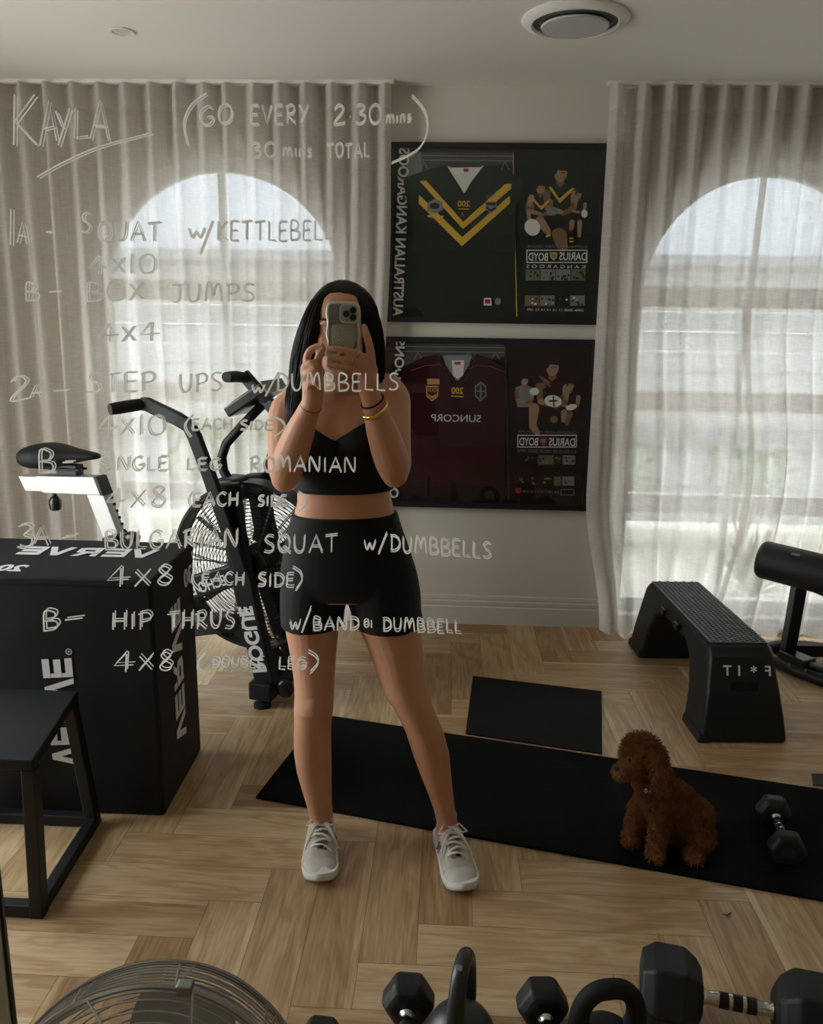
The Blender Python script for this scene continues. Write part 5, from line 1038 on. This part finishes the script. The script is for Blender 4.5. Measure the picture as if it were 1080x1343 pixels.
# hair: a parted cap and two long falls, laid over with strands
hb = B()
cap = []
for t_, a_, f, bk in ((.40, .076, .02, .115), (.52, .081, -.02, .122), (.64, .083, -.045, .126), (.76, .081, -.066, .124), (.86, .072, -.058, .114), (.94, .056, -.048, .095), (1.0, .036, -.03, .065), (1.035, .012, -.0, .03)):
    cy = (f + bk) / 2; hy = (bk - f) / 2; cap.append([Vector((HC.x + a_ * math.cos(q), HC.y + cy + hy * math.sin(q), fz(t_))) for q in [2 * PI * k / 28 for k in range(28)]])
hb.rings(cap)
FALL = [[(447, 373, 2.06, .014), (433, 379, 2.045, .016), (420, 394, 2.03, .019), (411, 420, 2.02, .025), (405, 450, 2.03, .031), (401, 475, 2.04, .032), (397, 500, 2.035, .029), (391, 522, 2.01, .025), (386, 542, 1.995, .017), (384, 556, 1.995, .007)],
        [(452, 373, 2.06, .014), (466, 379, 2.05, .016), (478, 394, 2.035, .018), (485, 420, 2.035, .023), (488, 450, 2.045, .026), (490, 475, 2.06, .024), (492, 495, 2.075, .018), (493, 508, 2.085, .010)],
        [(440, 400, 2.17, .06), (440, 440, 2.185, .065), (440, 480, 2.19, .06), (440, 515, 2.19, .05), (440, 540, 2.19, .03)]]
for fl in FALL: hb.tube([at(*p[:3]) for p in fl], [p[3] for p in fl], 14, flat=1.0)
me = remesh(hb, .006, 5, .6); me.transform(Matrix.Translation(-woman.location)); hair = finish('hair', me, hair_m, woman, True, fix=False)
rs = random.Random(4); sb = B()
for fi, fl in enumerate(FALL[:2]):
    P_ = [at(*p[:3]) for p in fl]
    for k in range(300):
        a, ro, j0 = rs.uniform(0, 2 * PI), rs.uniform(.90, 1.07), rs.choice((0, 0, 0, 1, 2)); je = len(fl) - rs.choice((1, 1, 1, 2)); pts = []
        for j in range(j0, je + 1 if je < len(fl) else len(fl)):
            r_ = fl[j][3] * ro; sp_ = 1 + .25 * (j / len(fl)); aa = a + .12 * math.sin(j * .8 + k)
            pts.append(P_[j] + Vector((math.cos(aa) * r_ * sp_, math.sin(aa) * r_, 0)))
        q = []
        for i in range(len(pts) - 1):
            p0, p1, p2, p3 = pts[max(i - 1, 0)], pts[i], pts[i + 1], pts[min(i + 2, len(pts) - 1)]
            for jj in (0, .5): q.append(.5 * (2 * p1 + (p2 - p0) * jj + (2 * p0 - 5 * p1 + 4 * p2 - p3) * jj ** 2 + (3 * p1 - p0 - 3 * p2 + p3) * jj ** 3))
        q.append(pts[-1]); sb.tube(q, [.0009] * (len(q) - 1) + [.0003], 3, cap=False)
for k in range(260):                          # strands combed over the crown from the parting
    s_ = rs.choice((-1, 1)); y0_ = rs.uniform(-.055, .06); pts = []
    for j in range(9):
        t_ = j / 8; th = s_ * (.06 + 1.55 * t_); r_ = .0845 * (1.0 + .01 * rs.random()); pts.append(Vector((HC.x + math.sin(th) * r_, HC.y + y0_ + .015 * t_, fz(.62) + math.cos(th) * (fz(1.03) - fz(.62)) * math.sqrt(max(.1, 1 - (y0_ - .02) ** 2 / .0100)))))
    sb.tube(pts, [.0009] * 8 + [.0004], 3, cap=False)
obj('strands', sb, hair_m, hair, True, fix=False, angle=180)
# what she wears on her wrists and fingers
def band(name, p, q, c, r, w_, m, tilt=0.0, n=36, flat=1.0):
    ax_ = (at(*q) - at(*p)).normalized(); u_ = Vector((1, 0, 0)); u_ = (u_ - ax_ * u_.dot(ax_)).normalized(); v_ = ax_.cross(u_); c0 = at(*c)
    return obj(name, B().tube([c0 + u_ * r * math.cos(a) + v_ * r * math.sin(a) + ax_ * (tilt * math.cos(a)) for a in [2 * PI * k / n for k in range(n)]], w_, 8, True, up=ax_, flat=flat), m, woman, True)
band('hair_tie', (500, 562, 1.91), (487, 521, 1.87), (488.5, 526, 1.875), .0265, .0022, blackfab, .004)
gb = band('gold_bracelet', (500, 562, 1.91), (487, 521, 1.87), (492, 537, 1.884), .0300, .0030, gold, .007, flat=1.5)
band('ring', (468, 470, 1.83), (440, 458, 1.826), (469, 464.8, 1.8272), .0090, .0014, gold); band('ring', (466, 476, 1.83), (440, 468, 1.826), (463, 473.8, 1.8256), .0088, .0014, gold)
tt = mat('tattoo_ink', (.05, .035, .03), .6)
band('wrist_tattoo', (402, 545, 1.885), (409, 530, 1.87), (408, 532.5, 1.8725), .0244, .0009, tt, .003)
sb = B(); q = []
for k in range(30):
    t_ = k / 29; x, y, Y, r_ = lerp(489, 500, t_), lerp(547, 592, t_), lerp(1.893, 1.938, t_), lerp(.029, .0415, t_)
    q.append(at(x + 2.0 * math.sin(k * 1.9), y, Y - r_ * .985))
sb.tube(q, .0009, 5); obj('forearm_tattoo', sb, tt, woman)
# shoes
shoe_m = mat('shoe_mesh', (.52, .49, .44), .75, noise=.1, nscale=60, bump=.3, bscale=300); overlay_m = mat('shoe_overlay', (.56, .535, .49), .6); sole_m = mat('shoe_sole', (.74, .73, .69), .5); lace_m = mat('lace', (.80, .76, .71), .7)
def shoe(heel, toe, side):
    hl, to = Vector(heel), Vector(toe); d = (to - hl); L = d.length; d.normalize(); rr_ = Vector((-d.y, d.x, 0)) * -1
    def w3(s, x, z): return hl + d * (s * L) + rr_ * x + Vector((0, 0, z))
    SH = [(.0, .022, .068), (.03, .030, .078), (.10, .034, .088), (.20, .036, .090), (.30, .038, .092), (.40, .040, .090), (.52, .043, .080), (.64, .046, .066), (.76, .046, .048), (.87, .040, .042), (.95, .028, .035), (1.0, .010, .026)]
    R_ = []; asym = lambda s: .004 * math.sin(PI * s) * side
    for s, w_, h in SH:
        R_.append([w3(s, asym(s) + w_ * math.copysign(abs(math.cos(a)) ** .8, math.cos(a)), .016 + .022 * max(0, s - .85) * 2 + max(0, math.sin(a)) ** .75 * (h - .016 - .01 * 0)) for a in [2 * PI * q / 28 for q in range(28)]])
    root = obj('shoe', B().rings(R_), shoe_m, woman, True, angle=60); md = root.modifiers.new('round', 'SUBSURF'); md.levels = md.render_levels = 1
    out = []
    for s, w_, h in SH: out.append((s, w_ + .0055))
    up_ = [w3(-.015, 0, 0)]
    poly_ = [(s, w_) for s, w_ in out] ; poly_ = [(-.012, .012)] + poly_ + [(1.018, .008)]
    ring_ = [(s, asym(s) + w_) for s, w_ in poly_] + [(s, asym(s) - w_) for s, w_ in poly_[::-1]]
    spring = lambda s: .016 * max(0, (s - .80) / .2) ** 2
    lv = [(0, .94), (.006, 1.0), (.018, 1.02), (.027, .98)]
    obj('sole', B().rings([[w3(.5 + (s - .5) * k, x * k, z + spring(s) + (.006 * (1 - s) if z > .01 else 0)) for s, x in ring_] for z, k in lv]), sole_m, root, True, angle=50)
    ov = B(); ov.rings([[w3(s, asym(s) + (w_ + .0015) * math.copysign(abs(math.cos(a)) ** .8, math.cos(a)), .02 + .02 * max(0, s - .85) * 2 + max(0, math.sin(a)) ** .75 * (h - .0185)) for a in [PI * q / 20 for q in range(21)]] for s, w_, h in SH[8:]], cap=False)
    o2 = obj('toe_cap', ov, overlay_m, root, True, angle=180); md = o2.modifiers.new('t', 'SOLIDIFY'); md.thickness = .0018
    prof_ = lambda s: next(lerp(p[2], q[2], (s - p[0]) / (q[0] - p[0])) for p, q in zip(SH, SH[1:]) if p[0] <= s <= q[0])
    tg = B(); tg.rings([[w3(s, x, prof_(s) + z) for x, z in ((-.020, -.004), (0, .004), (.020, -.004), (0, -.008))] for s in (.26, .36, .46, .56, .68)]); obj('tongue', tg, mat('tongue_mesh', (.27, .25, .22), .8) if 'tongue_mesh' not in MATS else MATS['tongue_mesh'], root, True)
    obj('eyelet_tab', B().box(w3(.66, 0, prof_(.66) + .006), (.016, .012, .004), Matrix.Rotation(math.atan2(d.y, d.x), 3, 'Z')), blackp, root)
    for k in range(6):
        s = .36 + .055 * k; e = .027; q = [w3(s, -e, prof_(s) - .008), w3(s + .012, -e * .6, prof_(s) + .003), w3(s + .022, 0, prof_(s + .02) + .0075), w3(s + .032, e * .6, prof_(s + .03) + .003), w3(s + .045, e, prof_(s + .04) - .008)]
        if k % 2: q = [w3(s, e, prof_(s) - .008), w3(s + .012, e * .6, prof_(s) + .003), w3(s + .022, 0, prof_(s + .02) + .0075), w3(s + .032, -e * .6, prof_(s + .03) + .003), w3(s + .045, -e, prof_(s + .04) - .008)]
        obj('lace', B().tube(q, .0040, 6), lace_m, root, True)
    for g in (-1, 1):
        obj('lace', B().tube([w3(.40, 0, prof_(.40) + .012), w3(.36, g * .022, prof_(.36) + .016), w3(.42, g * .042, prof_(.42) + .002), w3(.46, g * .024, prof_(.46) + .012), w3(.40, 0, prof_(.40) + .013)], .0034, 6), lace_m, root, True)
        obj('lace', B().tube([w3(.40, 0, prof_(.40) + .012), w3(.48, g * .022, prof_(.48) + .010), w3(.55, g * .038, prof_(.55) - .010), w3(.60, g * .047, prof_(.60) - .026)], .0034, 6), lace_m, root, True)
    cu_ = B(); cu_.rings([[w3(s + .10, x, z) for s, x, z in ((.125 * math.cos(a) * k, .030 * math.sin(a) * k, .092 + dz - .03 * .125 * math.cos(a)) for a in [2 * PI * q / 24 for q in range(24)])] for k, dz in ((1.0, -.010), (1.06, 0), (.98, .005), (.88, -.004), (.85, -.018))], cap=False); obj('collar', cu_, overlay_m, root, True, angle=180)
    M = frame_of(w3(.42, asym(.42) - side * .0445, .047), d * side, Vector((0, 0, 1)) + rr_ * side * .35); bN = text('N', .032, M, .002, bold=.0012, mirror=True); obj('logo', bN, mat('logo_dark', (.12, .12, .125), .5) if 'logo_dark' not in MATS else MATS['logo_dark'], root, fix=False)
    return root
shoe((-.352, 2.232, 0), (-.315, 1.963, 0), 1)
shoe((.020, 2.222, 0), (.080, 1.950, 0), -1)

# ------------------------------------------------------------------ the phone
pc = at(450.5, 441, PHY); pn = -MN; px_ = Vector((1, 0, 0)); px_ = (px_ - MN * px_.dot(MN)).normalized(); pz_ = px_.cross(-pn); pz_ = pz_ if pz_.z > 0 else -pz_
phone = thing('smartphone', 'smartphone in a wavy pale case held up before the woman\'s face', 'phone', pc)
def ph(x, z, d=0.0): return pc + px_ * x + pz_ * z - MN * d
def outline(w_, h_, wav=0.0, r=.014, n=14, grow=0.0):
    q = []
    W2, H2 = w_ / 2 + grow, h_ / 2 + grow
    for cx, cz, a0_ in ((W2 - r, H2 - r, 0), (-W2 + r, H2 - r, PI / 2), (-W2 + r, -H2 + r, PI), (W2 - r, -H2 + r, 3 * PI / 2)):
        for k in range(6): a = a0_ + PI / 2 * k / 5; q.append((cx + r * math.cos(a), cz + r * math.sin(a)))
        if a0_ in (PI / 2, 3 * PI / 2):
            sx_ = -1 if a0_ == PI / 2 else 1
            for k in range(1, 24):
                t_ = k / 24; z = (H2 - r) * (1 - 2 * t_) * (1 if sx_ < 0 else -1); q.append((sx_ * (W2 + wav * math.sin(z / (H2) * PI * 3.5 + .6)), z))
    return q
def slabp(rings_): return B().rings([[ph(x, z, d) for x, z in o] for o, d in rings_])
cream = mat('case_cream', (.66, .65, .58), .45)
o0, o1 = outline(.0735, .148, .0016), outline(.0735, .148, .0016, grow=-.0025)
obj('case', slabp([(o1, -.0075), (o0, -.005), (o0, .004), (o1, .0065)]), cream, phone, True)
obj('screen', slabp([(outline(.066, .140), -.0082), (outline(.066, .140), -.0074)]), blackg, phone)
back_m = mat('mirror_back', (.30, .33, .34), .12, .85)
obj('back_plate', slabp([([(x, z + .021) for x, z in outline(.062, .094, r=.008)], .006), ([(x, z + .021) for x, z in outline(.062, .094, r=.008)], .0072)]), back_m, phone)
obj('lower_back', slabp([([(x, z - .0480) for x, z in outline(.062, .040, r=.008)], .006), ([(x, z - .0480) for x, z in outline(.062, .040, r=.008)], .0070)]), cream, phone)
cb = slabp([([(x + .0125, z + .0485) for x, z in outline(.041, .041, r=.011)], .006), ([(x + .0125, z + .0485) for x, z in outline(.041, .041, r=.011)], .0092)]); bump_ = obj('camera_bump', cb, cream, phone, True)
obj('camera_plate', slabp([([(x + .0125, z + .0485) for x, z in outline(.035, .035, r=.009)], .0092), ([(x + .0125, z + .0485) for x, z in outline(.035, .035, r=.009)], .0100)]), mat('camera_plate', (.42, .43, .42), .3, .5), bump_)
for x, z in ((.0068, .0480), (.0215, .0555), (.0212, .0405)):
    rg = [[ph(x + r * math.cos(a), z + r * math.sin(a), d) for a in [2 * PI * k / 28 for k in range(28)]] for r, d in ((.0074, .0098), (.0074, .0118), (.0062, .0122), (.0058, .0110), (.0001, .0108))]
    obj('lens', B().rings(rg), blackg, bump_, True)
obj('flash', B().ball(ph(.0075, .0345, .0100), .0022, 12, 8), grey_c, bump_, True)
pad = obj('grip_pad', slabp([([(x - .001, z - .0005) for x, z in outline(.050, .050, r=.006)], .0072), ([(x - .001, z - .0005) for x, z in outline(.050, .050, r=.006)], .0088)]), mat('pad_silicone', (.50, .49, .40), .5), phone)
b = B()
for i in range(5):
    for j in range(6):
        x, z = -.001 + (i - 2) * .0095, -.0005 + (j - 2.5) * .0080; b.rings([[ph(x + r * math.cos(a), z + r * math.sin(a), d) for a in [2 * PI * k / 14 for k in range(14)]] for r, d in ((.0042, .0086), (.0040, .0104), (.0030, .0106), (.0022, .0094), (.0001, .0094))])
obj('suction_cup', b, MATS['pad_silicone'], pad, True)

# ------------------------------------------------------------------ the poodle
dog = thing('poodle', 'small curly red-brown poodle sitting on the long black mat', 'dog', (.70, 2.19, .0095))
db = B()
def D(x, y, Y): return at(x, y, Y)
GZ = .0095
def dball(x, y, Y, r, rot=None): db.ball(D(x, y, Y), r, 18, 12, rot=rot)
def dtube(pts, r, seg=14): db.tube([D(*p) for p in pts], r, seg); db.ball(D(*pts[-1]), r[-1], 12, 8); db.ball(D(*pts[0]), r[0], 12, 8)
dtube([(864, 1043, 2.190), (880, 1052, 2.220), (894, 1068, 2.240), (900, 1084, 2.245)], [.056, .066, .070, .066])      # trunk from chest to rump
dtube([(868, 1046, 2.185), (852, 1018, 2.165), (847, 1004, 2.155)], [.055, .046, .042])                    # chest and neck
dball(844, 994, 2.150, (.060, .056, .050)); dball(842, 983, 2.155, (.050, .050, .040))                     # skull and topknot
dtube([(836, 1001, 2.125), (822, 1010, 2.105), (814, 1013, 2.097)], [.035, .029, .023])                    # muzzle
dtube([(860, 994, 2.102), (866, 1011, 2.094), (867, 1030, 2.098)], [.018, .029, .022])                     # near ear
dtube([(838, 990, 2.195), (836, 1004, 2.200)], [.016, .020])
f1 = [D(862, 1056, 2.165), Vector((.648, 2.165, .115)), Vector((.640, 2.155, .050)), Vector((.634, 2.142, .030))]; db.tube(f1, [.034, .025, .021, .021], 14); db.ball((.632, 2.134, .029), (.022, .030, .018), 14, 10)
f2 = [D(848, 1050, 2.215), Vector((.592, 2.215, .120)), Vector((.585, 2.212, .055)), Vector((.579, 2.207, .032))]; db.tube(f2, [.030, .024, .021, .021], 14); db.ball((.575, 2.200, .029), (.022, .029, .018), 14, 10)
db.tube([D(893, 1072, 2.215), Vector((.756, 2.190, .105)), Vector((.764, 2.178, .062))], [.054, .052, .040], 14); db.ball((.766, 2.185, .064), (.044, .052, .044), 16, 10); db.ball((.742, 2.135, .029), (.024, .036, .018), 14, 10)
db.ball((.792, 2.285, .064), (.044, .052, .048), 16, 10); db.ball((.742, 2.262, .029), (.023, .034, .018), 12, 8)
me = remesh(db, .007, 5, .5)
for v in me.vertices:
    if v.co.z < GZ + .002: v.co.z = GZ + .002
fur_m = mat('red_brown_fur', (.26, .105, .038), .8, spec=.15, noise=.6, nscale=42, bump=1.0, bscale=140)
base_pts = [(v.co.copy(), v.normal.copy()) for v in me.vertices]
me.transform(Matrix.Translation(-dog.location)); bodyd = finish('body', me, fur_m, dog, True, fix=False)
rd = random.Random(9); fb = B(); head_c = D(845, 992, 2.15); muz = D(819, 1010, 2.10)
for k in range(15000):
    p, nn = rd.choice(base_pts)
    if p.z < GZ + .006 and nn.z < 0: continue
    hd = (p - head_c).length < .068; mz = (p - muz).length < .040
    L = rd.uniform(.010, .017) * (1.25 if hd and p.z > head_c.z else 1) * (.55 if mz else 1)
    dirn = (nn + Vector((rd.gauss(0, .35), rd.gauss(0, .35), rd.gauss(-.15, .35)))).normalized(); sd_ = dirn.orthogonal().normalized(); s2 = dirn.cross(sd_); ph0 = rd.random() * 6.28; cr_ = .0022; pts = []
    for j in range(5):
        t_ = j / 4; pts.append(p - nn * .001 + dirn * L * t_ + (sd_ * math.cos(ph0 + 5.5 * t_) + s2 * math.sin(ph0 + 5.5 * t_)) * cr_ * (.3 + t_) + Vector((0, 0, -.002 * t_ * t_)))
    if min(q.z for q in pts) < GZ + .0008: continue
    fb.tube(pts, [.0011, .0012, .0010, .0008, .0003], 3, cap=False)
fo = obj('fur', fb, fur_m, dog, True, fix=False, angle=180); fo['kind'] = 'stuff'
nz = D(809, 1008, 2.088); obj('nose', B().ball(nz, (.0085, .0075, .0065), 14, 10), blackg, dog, True)
obj('eye', B().ball(D(826, 997, 2.090), .0062, 14, 10), blackg, dog, True)
obj('mouth', B().tube([nz + Vector((.004, 0, -.010)), D(816, 1019, 2.078), D(826, 1023, 2.080)], [.002, .0028, .001], 6), blackp, dog)
ch = D(858, 1032, 2.125); obj('collar_tag', B().ball(D(848, 1037, 2.092), (.007, .003, .008), 12, 8).ball(D(853, 1038, 2.090), (.003, .003, .003), 8, 6), chrome, dog, True)

# ------------------------------------------------------------------ a scrap on the floor
lc = onz(955, 1201); b = B().tube([lc + Vector((-.014, .004, .002)), lc + Vector((-.004, -.003, .004)), lc + Vector((.006, .002, .006)), lc + Vector((.012, .010, .003))], [.001, .003, .0028, .0008], 6, flat=.4)
tag(obj('dry_leaf', b, mat('dry_leaf', (.05, .03, .02), .8), None, True), 'tiny dark curled leaf on the bare floor below the long mat', 'leaf')
